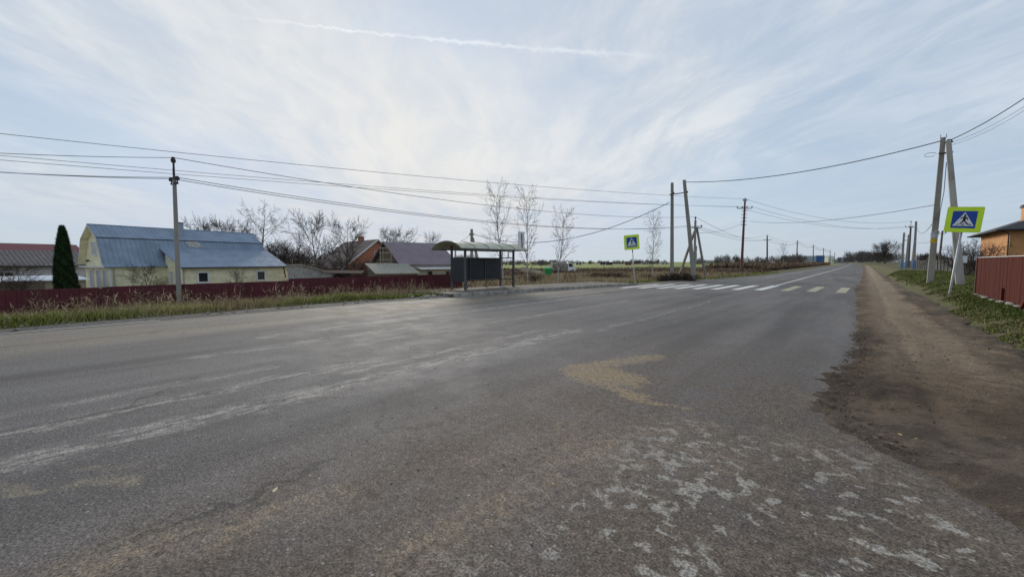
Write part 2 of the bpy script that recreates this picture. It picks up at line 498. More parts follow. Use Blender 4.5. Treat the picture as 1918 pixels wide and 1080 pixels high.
def snowroof_fn(n, b):
    p = OBJ(n); x, y, z = n.sep(p)
    a = n.noise(p, 2.0, 7, 0.75); g_ = n.ss(z, 1.2, 3.1)
    rib = n.m('SINE', n.mul(y, 2 * math.pi / 0.35))
    row = n.m('FRACT', n.m('DIVIDE', z, 0.33))
    sn = n.ss(n.add(a, n.mul(g_, -0.42), n.mul(rib, 0.04), n.mul(row, -0.10)), 0.16, 0.34)
    n.put(b.inputs['Base Color'], n.mix(sn, n.mix(a, (0.09, 0.075, 0.075), (0.15, 0.13, 0.13)), (0.62, 0.66, 0.74)))
    b.inputs['Roughness'].default_value = 0.8
    bump(n, b, n.add(n.mul(rib, 0.5), row), 0.03)
M['snow_roof'] = pbr('slate_roof_with_thin_snow', snowroof_fn)


def shelter_roof_fn(n, b):
    p = OBJ(n)
    a = n.noise(p, 3.0, 6, 0.7); c = n.noise(p, 12.0, 4, 0.7)
    cc = n.mix(n.ss(a, 0.35, 0.65), (0.38, 0.38, 0.29), (0.56, 0.555, 0.45))
    cc = n.mix(n.mul(n.ss(c, 0.5, 0.7), 0.6), cc, (0.18, 0.19, 0.09))
    n.put(b.inputs['Base Color'], cc); b.inputs['Roughness'].default_value = 0.6
M['shelter_roof'] = pbr('mossy_polycarbonate', shelter_roof_fn)


def tinted(name, stops, rough=0.8, sss=False):
    def fn(n, b):
        a = n.node('ShaderNodeAttribute'); a.attribute_name = 'tint'
        n.put(b.inputs['Base Color'], n.ramp(a.outputs['Fac'], stops)); b.inputs['Roughness'].default_value = rough
        b.inputs['Specular IOR Level'].default_value = 0.12
    return pbr(name, fn)
M['grass_green'] = tinted('green_grass', [(0.0, (0.07, 0.09, 0.02)), (0.35, (0.17, 0.21, 0.045)), (0.65, (0.29, 0.31, 0.085)), (0.85, (0.38, 0.34, 0.15)), (1.0, (0.44, 0.36, 0.20))])
M['grass_verge'] = tinted('verge_grass', [(0.0, (0.05, 0.07, 0.02)), (0.35, (0.11, 0.145, 0.03)), (0.6, (0.17, 0.20, 0.05)), (0.78, (0.19, 0.155, 0.085)), (1.0, (0.28, 0.215, 0.13))])
M['grass_dry'] = tinted('dry_grass', [(0.0, (0.14, 0.10, 0.06)), (0.4, (0.28, 0.21, 0.12)), (0.75, (0.40, 0.32, 0.19)), (1.0, (0.52, 0.43, 0.28))])
M['weed_brown'] = tinted('brown_weeds', [(0.0, (0.065, 0.045, 0.035)), (0.5, (0.15, 0.10, 0.072)), (1.0, (0.26, 0.19, 0.12))])
M['needles'] = tinted('thuja_foliage', [(0.0, (0.010, 0.022, 0.012)), (0.6, (0.026, 0.055, 0.022)), (1.0, (0.055, 0.095, 0.035))])
M['wood_mass'] = tinted('bare_wood_mass', [(0.0, (0.05, 0.045, 0.045)), (0.6, (0.10, 0.085, 0.08)), (1.0, (0.15, 0.125, 0.11))])
M['leaves'] = tinted('fallen_leaves', [(0.0, (0.16, 0.10, 0.05)), (0.6, (0.30, 0.22, 0.11)), (1.0, (0.44, 0.38, 0.24))])


# asphalt: dust tracks, sand and pale patches where tyres and rain left them
def seg(n, x, y, a, b, wid, soft=0.5):
    """1 inside a stroke from a to b of half width wid, falling to 0"""
    ax, ay = a; bx, by = b; dx, dy = bx - ax, by - ay; L2 = dx * dx + dy * dy
    t = n.m('DIVIDE', n.add(n.mul(n.m('SUBTRACT', x, ax), dx), n.mul(n.m('SUBTRACT', y, ay), dy)), L2, clamp=True)
    ex = n.m('SUBTRACT', x, n.add(n.mul(t, dx), ax)); ey = n.m('SUBTRACT', y, n.add(n.mul(t, dy), ay))
    dd = n.m('SQRT', n.add(n.mul(ex, ex), n.mul(ey, ey)))
    return n.ss(dd, wid * (1 + soft), wid * (1 - soft))


def asphalt_fn(n, b):
    p = OBJ(n); x0, y0, z0 = n.sep(p)
    wv = n.noise(p, 0.9, 4, 0.6, color=True); w1, w2, w3 = n.sep(wv)
    wf = n.noise(p, 5.0, 5, 0.7, color=True); f1, f2, f3 = n.sep(wf)
    x = n.add(x0, n.mul(n.m('SUBTRACT', w1, 0.5), 0.55), n.mul(n.m('SUBTRACT', f1, 0.5), 0.22))
    y = n.add(y0, n.mul(n.m('SUBTRACT', w2, 0.5), 0.9), n.mul(n.m('SUBTRACT', f2, 0.5), 0.25))
    far = n.m('SQRT', n.add(n.mul(x0, x0), n.mul(y0, y0)))
    big = n.noise(n.xyz(n.mul(x0, 0.35), n.mul(y0, 0.13)), 1.0, 4, 0.6)
    lane = n.noise(n.xyz(n.mul(x0, 1.1), n.mul(y0, 0.07), 2.0), 1.0, 4, 0.6)
    mid = n.noise(p, 1.6, 5, 0.65)
    fine = n.noise(p, 60.0, 4, 0.75)
    fine2 = n.noise(p, 16.0, 5, 0.75)
    base = n.mix(n.ss(n.add(n.mul(big, 0.5), n.mul(lane, 0.5)), 0.35, 0.65), (0.082, 0.075, 0.074), (0.168, 0.155, 0.150))
    base = n.mix(n.mul(n.ss(mid, 0.42, 0.66), 0.35), base, (0.125, 0.12, 0.113))
    # brown film of mud in the near part of the carriageway
    mudz = n.mul(n.ss(x, -4.6, -2.2), n.ss(y, 12.0, 3.0))
    base = n.mix(n.mul(mudz, n.ss(n.add(n.mul(big, 0.4), n.mul(mid, 0.6)), 0.34, 0.60, 0.25, 1.0), 0.75), base, n.mix(n.ss(fine2, 0.35, 0.62), (0.085, 0.063, 0.047), (0.145, 0.110, 0.083)))
    # dusty strip by the far edge and pale travelled band
    dust = n.mul(n.ss(x, -9.4, -12.2), n.ss(y0, 60.0, 30.0))
    base = n.mix(n.mul(dust, n.ss(n.add(n.mul(lane, 0.7), n.mul(mid, 0.3)), 0.34, 0.62, 0.35, 1.0), 0.85), base, (0.235, 0.205, 0.165))
    ochre = n.mul(n.ss(n.m('ABSOLUTE', n.m('SUBTRACT', x, -12.3)), 0.75, 0.2), n.ss(lane, 0.4, 0.6))
    base = n.mix(n.mul(ochre, n.ss(fine2, 0.35, 0.6), 0.55), base, (0.24, 0.175, 0.11))
    lt = n.mul(n.ss(x, -6.4, -8.2), n.ss(x, -11.5, -9.5))
    base = n.mix(n.mul(lt, n.ss(n.add(n.mul(lane, 0.6), n.mul(mid, 0.4)), 0.40, 0.60), 0.55), base, (0.155, 0.148, 0.14))
    # broken pale streaks along the travel direction
    grain = n.noise(n.xyz(n.mul(x0, 9.0), n.mul(y0, 2.2)), 1.0, 5, 0.7)
    gm = n.ss(grain, 0.44, 0.58)
    for cx_, y_a, y_b, wd, st in ((-5.03, -1.0, 8.0, 0.20, 0.95), (-6.0, -1.5, 3.6, 0.15, 0.85), (-8.35, 1.6, 6.5, 0.18, 0.85), (-5.6, 3.0, 7.5, 0.10, 0.8),
                              (-7.3, 4.0, 16.0, 0.14, 0.6), (-9.6, 3.0, 18.0, 0.20, 0.7), (-4.6, 8.5, 18.0, 0.10, 0.5), (-6.7, -0.5, 2.2, 0.10, 0.6), (-10.6, 6.0, 22.0, 0.22, 0.6)):
        s = seg(n, x, y, (cx_, y_a), (cx_ - 0.05, y_b), wd, 0.75)
        base = n.mix(n.mul(s, gm, n.ss(n.add(n.mul(fine2, 0.6), n.mul(mid, 0.4)), 0.36, 0.58, 0.25, 1.0), st), base, (0.36, 0.33, 0.295))
    # tyre tracks of dried brown mud sweeping across the near ground
    mm = n.ss(n.add(n.mul(mid, 0.5), n.mul(grain, 0.5)), 0.38, 0.60)
    for a_, b_, wd, st in (((-3.05, 0.0), (-2.75, 1.05), 0.20, 1.0), ((-1.85, 1.3), (-1.72, 3.1), 0.20, 0.95), ((-2.3, 2.2), (-2.1, 3.8), 0.14, 0.5),
                           ((-1.5, 3.2), (-0.9, 4.0), 0.35, 0.45), ((-4.5, 0.2), (-4.1, 0.45), 0.04, 0.6), ((-1.6, 3.0), (-1.0, 3.6), 0.5, 0.35)):
        base = n.mix(n.mul(seg(n, x, y, a_, b_, wd, 0.95), mm, n.ss(fine2, 0.35, 0.62, 0.35, 1.0), st), base, (0.245, 0.19, 0.135))
    # spilt sand with a tail
    xs_ = n.add(x0, n.mul(n.m('SUBTRACT', f1, 0.5), 0.45)); ys_ = n.add(y0, n.mul(n.m('SUBTRACT', f2, 0.5), 0.5))
    P_ = lambda px, py: tuple(G(px, py))[:2]
    sand = n.m('MAXIMUM', seg(n, xs_, ys_, P_(1110, 698), P_(1150, 708), 0.46, 0.6), n.mul(seg(n, xs_, ys_, P_(1075, 690), P_(1225, 668), 0.19, 0.7), 0.95))
    sand = n.m('MAXIMUM', sand, n.mul(seg(n, xs_, ys_, P_(1120, 715), P_(1205, 748), 0.13, 0.8), 0.9))
    sand = n.m('MAXIMUM', sand, n.mul(seg(n, xs_, ys_, P_(1200, 747), P_(1288, 766), 0.045, 0.8), n.ss(fine2, 0.32, 0.5)))
    sm = n.ss(n.add(n.mul(fine2, 0.6), n.mul(mid, 0.4)), 0.33, 0.58)
    base = n.mix(n.mul(n.ss(n.add(sand, n.mul(n.m('SUBTRACT', fine2, 0.5), 1.6)), 0.25, 0.95), n.ss(sm, 0.0, 1.0, 0.30, 1.0), n.ss(sand, 0.0, 0.15), 0.85), base, (0.29, 0.215, 0.13))
    # small ochre smears at the left
    sm2 = n.m('MAXIMUM', seg(n, x, y, (-4.75, -0.30), (-4.3, 0.0), 0.05, 0.9), seg(n, x, y, (-4.2, 0.12), (-4.0, 0.3), 0.06, 0.9))
    base = n.mix(n.mul(sm2, mm, 0.6), base, (0.30, 0.25, 0.17))
    # dried pale blotches in the near right corner
    q = n.xyz(n.add(n.mul(x0, 1.0), n.mul(n.m('SUBTRACT', f1, 0.5), 0.18)), n.add(n.mul(y0, 0.75), n.mul(n.m('SUBTRACT', f2, 0.5), 0.18)))
    rr = n.v('ADD', q, (3.1, 7.7, 0.0))
    bl = n.noise(n.xyz(n.add(n.mul(n.sep(rr)[0], 7.5), n.mul(n.sep(rr)[1], 4.8)), n.add(n.mul(n.sep(rr)[1], 10.5), n.mul(n.sep(rr)[0], -2.4)), 0.7), 1.0, 3, 0.55)
    cl_ = n.noise(q, 1.15, 2, 0.5)
    zone = n.mul(n.ss(x, -1.9, -1.1), n.ss(y, 4.6, 3.7))
    film = n.mul(n.ss(x, -1.7, -0.2), n.ss(y, 7.5, 5.0), n.ss(n.noise(q, 2.2, 5, 0.7), 0.35, 0.62, 0.3, 1.0))
    base = n.mix(n.mul(film, 0.9), base, n.mix(n.ss(n.add(n.mul(mid, 0.6), n.mul(fine2, 0.4)), 0.4, 0.62), (0.080, 0.061, 0.046), (0.165, 0.130, 0.098)))
    bm = n.mul(n.ss(n.add(bl, n.mul(cl_, 0.42), n.mul(fine2, 0.14)), 0.835, 0.915), zone)
    base = n.mix(n.mul(bm, n.ss(fine2, 0.3, 0.5, 0.5, 1.0), 0.9), base, (0.30, 0.278, 0.245))
    ck = n.node('ShaderNodeTexVoronoi', feature='DISTANCE_TO_EDGE'); n.put(ck.inputs['Vector'], n.xyz(n.add(x, n.mul(f3, 0.5)), n.mul(y, 0.6))); ck.inputs['Scale'].default_value = 0.42
    base = n.mix(n.mul(n.ss(ck.outputs[0], 0.007, 0.002), n.ss(n.noise(p, 0.35, 2, 0.5), 0.50, 0.60), 0.55), base, (0.035, 0.032, 0.03))
    # aggregate
    vs = n.voro(p, 85.0, out='Color'); vr = n.sep(vs)[0]; vd = n.voro(p, 85.0)
    nearf = n.ss(far, 14.0, 4.0)
    peb = n.mul(n.ss(vr, 0.90, 0.97), n.ss(vd, 0.45, 0.25))
    base = n.mix(n.mul(peb, nearf, 0.75), base, (0.33, 0.31, 0.28))
    vr2 = n.sep(n.voro(p, 38.0, out='Color'))[1]; vd2 = n.voro(p, 38.0)
    peb2 = n.mul(n.ss(vr2, 0.955, 0.975), n.ss(vd2, 0.33, 0.22))
    base = n.mix(n.mul(peb2, nearf, 0.8), base, (0.36, 0.34, 0.31))
    dk = n.ss(fine, 0.36, 0.64, 0.45, 1.5)
    vm = n.node('ShaderNodeMix', data_type='RGBA', blend_type='MULTIPLY'); vm.inputs[0].default_value = 1.0
    n.put(vm.inputs[6], base); cm_ = n.node('ShaderNodeCombineColor')
    for i in range(3): n.put(cm_.inputs[i], n.mul(dk, n.ss(fine2, 0.3, 0.7, 0.82, 1.16)))
    n.l.new(cm_.outputs[0], vm.inputs[7])
    n.put(b.inputs['Base Color'], vm.outputs[2])
    n.put(b.inputs['Roughness'], n.ss(mid, 0.3, 0.7, 0.80, 0.92)); b.inputs['Specular IOR Level'].default_value = 0.28
    hh = n.add(n.mul(fine, 0.5), n.mul(fine2, 0.6), n.mul(peb, 0.25), n.mul(sand, n.mul(fine2, 1.2)))
    bump(n, b, hh, 0.010, 1.0)
M['asphalt'] = pbr('worn_asphalt', asphalt_fn)


def dirt_fn(n, b):
    p = OBJ(n); x, y, z = n.sep(p)
    a = n.noise(n.xyz(n.mul(x, 0.9), n.mul(y, 0.28)), 1.0, 5, 0.6); m1 = n.noise(p, 2.4, 6, 0.7); f = n.noise(p, 18, 5, 0.75); ff = n.noise(p, 55, 3, 0.7)
    c = n.mix(n.ss(a, 0.36, 0.64), (0.150, 0.106, 0.070), (0.33, 0.245, 0.165))
    c = n.mix(n.mul(n.ss(m1, 0.48, 0.62), 0.6), c, (0.100, 0.068, 0.044))
    pit = n.node('ShaderNodeAttribute'); pit.attribute_name = 'tint'
    c = n.mix(n.mul(pit.outputs['Fac'], 0.92), c, n.mix(n.ss(f, 0.35, 0.65), (0.045, 0.033, 0.025), (0.115, 0.083, 0.058)))
    tan_mask = n.mul(n.ss(n.m('ABSOLUTE', n.m('SUBTRACT', x, n.add(0.85, n.mul(n.m('SUBTRACT', a, 0.5), 1.6)))), 0.85, 0.2), n.ss(y, 7.0, 10.0))
    gr = n.mul(n.ss(x, 1.1, 2.0), n.ss(m1, 0.35, 0.55))
    c = n.mix(n.mul(gr, 0.6), c, (0.085, 0.08, 0.07))
    c = n.mix(n.ss(n.add(y, n.mul(n.m('SUBTRACT', m1, 0.5), 3.0)), 6.4, 4.9), c, n.mix(n.ss(m1, 0.4, 0.65), (0.110, 0.084, 0.063), (0.215, 0.170, 0.128)))
    st = n.sep(n.voro(p, 30, out='Color'))[0]; sd = n.voro(p, 30)
    c = n.mix(n.mul(n.ss(st, 0.90, 0.95), n.ss(sd, 0.35, 0.22), 0.6), c, (0.30, 0.28, 0.25))
    c = n.mix(n.mul(n.ss(ff, 0.48, 0.62), 0.6, n.ss(y, 4.8, 6.8, 0.1, 1.0)), c, (0.05, 0.038, 0.03)); c = n.mix(n.mul(n.ss(f, 0.5, 0.66), 0.5, n.ss(y, 4.8, 6.8, 0.08, 1.0)), c, (0.065, 0.05, 0.038)); c = n.mix(n.mul(tan_mask, n.ss(f, 0.38, 0.62, 0.85, 0.35), 0.8), c, (0.42, 0.33, 0.235))
    n.put(b.inputs['Base Color'], c); b.inputs['Roughness'].default_value = 0.95
    b.inputs['Specular IOR Level'].default_value = 0.2
    bump(n, b, n.add(n.mul(f, 1.3), n.mul(m1, 1.0), n.mul(ff, 0.6)), 0.06)
M['dirt'] = pbr('shoulder_dirt', dirt_fn)


def gravel_fn(n, b):
    p = OBJ(n)
    a = n.noise(p, 1.0, 5, 0.6); f = n.noise(p, 14, 5, 0.8)
    c = n.mix(n.ss(a, 0.4, 0.6), (0.055, 0.052, 0.05), (0.10, 0.092, 0.082))
    c = n.mix(n.mul(n.ss(f, 0.45, 0.7), 0.6), c, (0.19, 0.175, 0.155))
    n.put(b.inputs['Base Color'], c); b.inputs['Roughness'].default_value = 0.95; bump(n, b, f, 0.03)
M['gravel'] = pbr('dark_gravel', gravel_fn)


def ground_fn(n, b):
    p = OBJ(n); x, y, z = n.sep(p)
    a = n.noise(p, 0.12, 5, 0.6); m1 = n.noise(p, 1.3, 6, 0.7); f = n.noise(p, 11, 5, 0.75); big = n.noise(p, 0.012, 4, 0.6)
    verge = n.mix(n.ss(m1, 0.40, 0.60), (0.125, 0.10, 0.066), (0.11, 0.12, 0.043))
    verge = n.mix(n.mul(n.ss(f, 0.5, 0.7), 0.5), verge, (0.05, 0.045, 0.03))
    dry = n.mix(n.ss(m1, 0.35, 0.65), (0.19, 0.15, 0.09), (0.33, 0.27, 0.155))
    dry = n.mix(n.mul(n.ss(a, 0.5, 0.62), 0.6), dry, (0.16, 0.18, 0.07))
    field = n.mix(n.ss(a, 0.35, 0.65), (0.17, 0.22, 0.05), (0.24, 0.27, 0.085))
    field = n.mix(n.mul(n.ss(big, 0.5, 0.6), 0.5), field, (0.20, 0.17, 0.10))
    dist_f = n.add(n.mul(x, FW[0]), n.mul(y, FW[1]))
    isf = n.mul(n.ss(dist_f, 78.0, 90.0), n.ss(x, -13.0, -24.0))
    c = n.mix(n.ss(x, -9.0, -0.0), dry, verge)
    c = n.mix(n.mul(n.ss(x, -14.0, -9.5), n.ss(y, 30.0, 34.0)), c, verge)
    c = n.mix(isf, c, field)
    n.put(b.inputs['Base Color'], c); b.inputs['Roughness'].default_value = 0.95; b.inputs['Specular IOR Level'].default_value = 0.15
    bump(n, b, n.add(m1, n.mul(f, 0.6)), 0.06)
M['ground'] = pbr('ground_soil_grass', ground_fn)


def paint_fn(col):
    def fn(n, b):
        p = OBJ(n); x, y, z = n.sep(p)
        f = n.noise(p, 9, 6, 0.8); a = n.noise(n.xyz(n.mul(x, 2.0), n.mul(y, 0.5)), 1.0, 4, 0.6)
        worn = n.ss(n.add(n.mul(f, 0.7), n.mul(a, 0.4)), 0.60, 0.74)
        yel = n.ss(x, -4.2, -3.9)
        c = n.mix(yel, (0.60, 0.60, 0.58), (0.36, 0.325, 0.22)) if col is None else col
        n.put(b.inputs['Base Color'], n.mix(n.mul(worn, 0.8), c, (0.13, 0.125, 0.12))); b.inputs['Roughness'].default_value = 0.75
    return fn
M['marking'] = pbr('crossing_paint', paint_fn(None)); M['line_paint'] = pbr('line_paint', paint_fn((0.58, 0.58, 0.56)))


# ------------------------------------------------------------------ ground, road, shoulder
def drift(y):
    return -5.0 * (max(0.0, y - 60) / 400.0) ** 2
def left_edge(y):
    """x of the asphalt edge on the far side"""
    pts_ = ((-60, -14.5), (9, -14.5), (12.3, -13.85), (17.2, -13.35), (26.5, -11.75), (34, -11.3), (42, -9.4), (60, -8.3), (120, -8.1), (3000, -8.1))
    for (a, xa), (b_, xb) in zip(pts_, pts_[1:]):
        if y <= b_: return xa + (xb - xa) * (y - a) / (b_ - a) + drift(y)
    return -8.1 + drift(y)
def hgt(x, y):
    le = left_edge(y); x_ = x - drift(y)
    z = -0.10
    # right bank
    top = 0.36 + 0.26 * sstep(y, 20, 34)
    z += (top + 0.10) * sstep(x_, 1.3, 3.2) - 0.3 * sstep(x_, 9, 30)
    # left
    o = le - x
    if o > 0:
        low_ = -0.45 if y < 14 else -0.45 + 0.35 * sstep(y, 14, 24)
        z += (low_ + 0.10) * sstep(o, 2.2, 4.6) + 0.08 * sstep(o, 0.3, 1.2) * (1 - sstep(o, 1.2, 2.2))
        near = 1 - sstep(y, 20, 60)
        z += -0.9 * sstep(o, 9, 30) * near - 0.30 * sstep(o, 15, 60) * (1 - near)
    return z
xs = sorted(set([-3000, -2000, -1300, -900, -600, -420, -300, -220, -160, -120, -95, -80] + [-70 + 2.5 * i for i in range(20)] + [-20 + 0.5 * i for i in range(60)] + [10, 13, 17, 22, 30, 45, 70, 110, 180, 300, 600, 1200, 2500]))
ys = sorted(set([-300, -120, -50, -30] + [-20 + 1.0 * i for i in range(100)] + [80 + 6 * i for i in range(20)] + [200 + 20 * i for i in range(25)] + [720, 800, 1000, 1300, 1800, 2500, 4000]))
gm_ = MB()
gm_.v = [(x, y, hgt(x, y)) for y in ys for x in xs]
nx = len(xs)
gm_.f = [(j * nx + i, j * nx + i + 1, (j + 1) * nx + i + 1, (j + 1) * nx + i) for j in range(len(ys) - 1) for i in range(nx - 1)]
gm_.mi = [0] * len(gm_.f)
tag(gm_.build('ground', M['ground'], smooth=True), kind='structure')

ry = [-60, -30] + [-20 + 2 * i for i in range(41)] + [64 + 8 * i for i in range(20)] + [230, 260, 300, 350, 400, 450, 500, 560, 620]
rm = MB()
for a, b_ in zip(ry, ry[1:]):
    xa0, xa1, xb0, xb1 = left_edge(a), 2.1 + drift(a), left_edge(b_), 2.1 + drift(b_)
    if a >= 44: xa1 = -0.1 + drift(a); xb1 = -0.1 + drift(b_)
    rm.poly([(xa0, a, 0), (xa1, a, 0), (xb1, b_, 0), (xb0, b_, 0)])
tag(rm.build('road', M['asphalt']), kind='structure')

# gravel strip along the far edge
gv = MB()
vy = [-40 + 1.0 * i for i in range(54)] + [14 + 1 * i for i in range(30)] + [46 + 6 * i for i in range(60)]
rnd = random.Random(3)
prev = None
for y in vy:
    if 12.3 < y < 27.0: prev = None; continue
    e = left_edge(y); wd = (1.5 if y < 20 else 1.3) + rnd.uniform(-0.12, 0.12)
    cur = [(e + 0.10 + rnd.uniform(-0.08, 0.08), y, 0.005), (e - 0.25, y, 0.02), (e - 0.9, y, 0.012 + rnd.uniform(-.02, .02)), (e - wd, y, hgt(e - wd, y) - 0.03)]
    if prev:
        for i in range(3): gv.poly([prev[i], cur[i], cur[i + 1], prev[i + 1]])
    prev = cur
tag(gv.build('gravel_strip', M['gravel'], smooth=True), kind='structure')

# dirt shoulder: a lumpy sheet that sinks under the asphalt along a ragged line
from mathutils import noise as mno
def dirt_edge(y):
    pts_ = ((2.4, 1.5), (3.4, 0.95), (4.2, 0.40), (4.8, 0.02), (5.4, -0.28), (7.0, -0.26), (10, -0.05), (13, -0.12), (19, -0.22), (26, -0.35), (31, -0.45), (45, -0.2), (700, -0.1))
    if y < 2.4: return 1.5
    for (a, xa), (b_, xb) in zip(pts_, pts_[1:]):
        if y <= b_: return xa + (xb - xa) * (y - a) / (b_ - a)
    return -0.1
DX = [-0.9 + 0.045 * i for i in range(78)]
DY = []
y = 2.6
while y < 640:
    DY.append(y); y += 0.05 if y < 9 else (0.11 if y < 16 else (0.4 if y < 40 else (2.0 if y < 100 else 12.0)))
V = np.zeros((len(DX) * len(DY), 3)); tnt = np.zeros(len(V)); k = 0
for y in DY:
    e = dirt_edge(y); dr = drift(y)
    for x in DX:
        nz = mno.fractal(Vector((x * 1.7, y * 1.1, 0.3)), 0.9, 2.0, 4)
        n2 = mno.noise(Vector((x * 9, y * 9, 1.7))) * 0.6 + mno.noise(Vector((x * 23, y * 23, 4.7))) * 0.4
        dd = x - (e - 0.24 + 0.20 * nz + 0.10 * mno.noise(Vector((x * 3.1, y * 3.1, 8.0))))
        ridge = math.exp(-((dd - 0.36) / 0.50) ** 2) * (1.0 if 5.0 < y < 12 else (max(0, (y - 4.2) / .8) if y <= 5.0 else 0.45))
        z = -0.03 + 0.085 * sstep(dd, -0.05, 0.9) + (0.014 + 0.022 * ridge) * n2 * (0.3 + 0.7 * sstep(dd, -0.3, 0.2)) + 0.035 * ridge * (0.5 + nz) - 0.012 * math.exp(-((x - 1.15) / 0.28) ** 2) * sstep(y, 5, 8) + 0.012 * nz - 0.022 * math.exp(-((x - 0.62 - 0.25 * mno.noise(Vector((0, y * 0.22, 3)))) / 0.11) ** 2) * sstep(y, 4, 7) - 0.018 * math.exp(-((x - 1.62 - 0.25 * mno.noise(Vector((0, y * 0.2, 5)))) / 0.13) ** 2) * sstep(y, 4, 7)
        z += 0.05 * sstep(x, 1.7, 2.3) - 0.30 * sstep(x + 0.22 * nz, 2.05, 2.45)
        if y > 60: z *= 0.6
        V[k] = (x + dr, y, z)
        tnt[k] = min(1.0, max(0.0, ridge * (0.9 + 1.1 * nz + 0.35 * n2)))
        k += 1
nx = len(DX); nyy = len(DY)
I = np.arange((nyy - 1) * nx).reshape(nyy - 1, nx)[:, :-1].ravel()
o = np_mesh('dirt_shoulder', V, np.stack([I, I + 1, I + nx + 1, I + nx], 1), M['dirt'], tnt, quads=True)
o.data.polygons.foreach_set('use_smooth', [True] * len(o.data.polygons))
tag(o, kind='structure')

# painted markings
cw = MB()
for xf, yf in zip((-11.37, -10.45, -9.5, -8.62, -7.7, -6.78, -5.78, -4.71, -3.5, -2.34, -1.1), (23.1, 23.6, 24.1, 24.55, 24.95, 25.4, 25.9, 26.4, 26.7, 26.85, 26.8)):
    x1 = xf + 0.43
    cw.poly([(xf, yf, 0.005), (x1, yf, 0.005), (x1 + 0.08, yf + 5.6, 0.005), (xf + 0.08, yf + 5.6, 0.005)])
tag(cw.build('crosswalk_marking', M['marking']), kind='structure')
cl_m = MB()
yy = [32.1 + 4 * i for i in range(10)] + [75 + 15 * i for i in range(35)]
for a, b_ in zip(yy, yy[1:]):
    cl_m.poly([(-4.5 + drift(a), a, 0.005), (-4.34 + drift(a), a, 0.005), (-4.34 + drift(b_), b_, 0.005), (-4.5 + drift(b_), b_, 0.005)])
tag(cl_m.build('centre_line', M['line_paint']), kind='structure')
el_m = MB()
yy = [49 + 4 * i for i in range(7)] + [80 + 15 * i for i in range(35)]
for a, b_ in zip(yy, yy[1:]):
    el_m.poly([(-7.75 + drift(a), a, 0.005), (-7.6 + drift(a), a, 0.005), (-7.6 + drift(b_), b_, 0.005), (-7.75 + drift(b_), b_, 0.005)])
yy = [-30 + 2 * i for i in range(17)]
for a, b_ in zip(yy, yy[1:]):
    el_m.poly([(-14.42, a, 0.012), (-14.30, a, 0.012), (-14.30, b_, 0.012), (-14.42, b_, 0.012)])
tag(el_m.build('edge_line', pbr('worn_line_paint', paint_fn((0.40, 0.39, 0.37)))), kind='structure')

# bus-stop platform and kerb stones
def kerb_x(y):
    return left_edge(y) - 0.05
pf = MB()
py_ = [12.0 + 0.75 * i for i in range(20)]
for a, b_ in zip(py_, py_[1:]):
    pf.hexa([(kerb_x(a) - 3.3, a, -0.3), (kerb_x(a) - 0.16, a, -0.3), (kerb_x(b_) - 0.16, b_, -0.3), (kerb_x(b_) - 3.3, b_, -0.3)],
            [(kerb_x(a) - 3.3, a, 0.14), (kerb_x(a) - 0.16, a, 0.145), (kerb_x(b_) - 0.16, b_, 0.145), (kerb_x(b_) - 3.3, b_, 0.14)])
tag(pf.build('bus_stop_platform', M['platform']), kind='structure')
kb = MB(); rnd = random.Random(5)
y = 12.1
while y < 26.4:
    y2 = min(y + 0.98, 26.5); a, b_ = y + 0.02, y2 - 0.02
    t = 0.165 + rnd.uniform(-0.02, 0.012); j = rnd.uniform(-0.02, 0.02)
    if y > 25.4: t -= 0.05
    kb.hexa([(kerb_x(a) - 0.155 + j, a, -0.2), (kerb_x(a) + j, a, -0.2), (kerb_x(b_) + j, b_, -0.2), (kerb_x(b_) - 0.155 + j, b_, -0.2)],
            [(kerb_x(a) - 0.15 + j, a, t), (kerb_x(a) - 0.02 + j, a, t), (kerb_x(b_) - 0.02 + j, b_, t), (kerb_x(b_) - 0.15 + j, b_, t)])
    y = y2
tag(kb.build('kerb', M['kerb'], bevel=0.012), kind='structure')


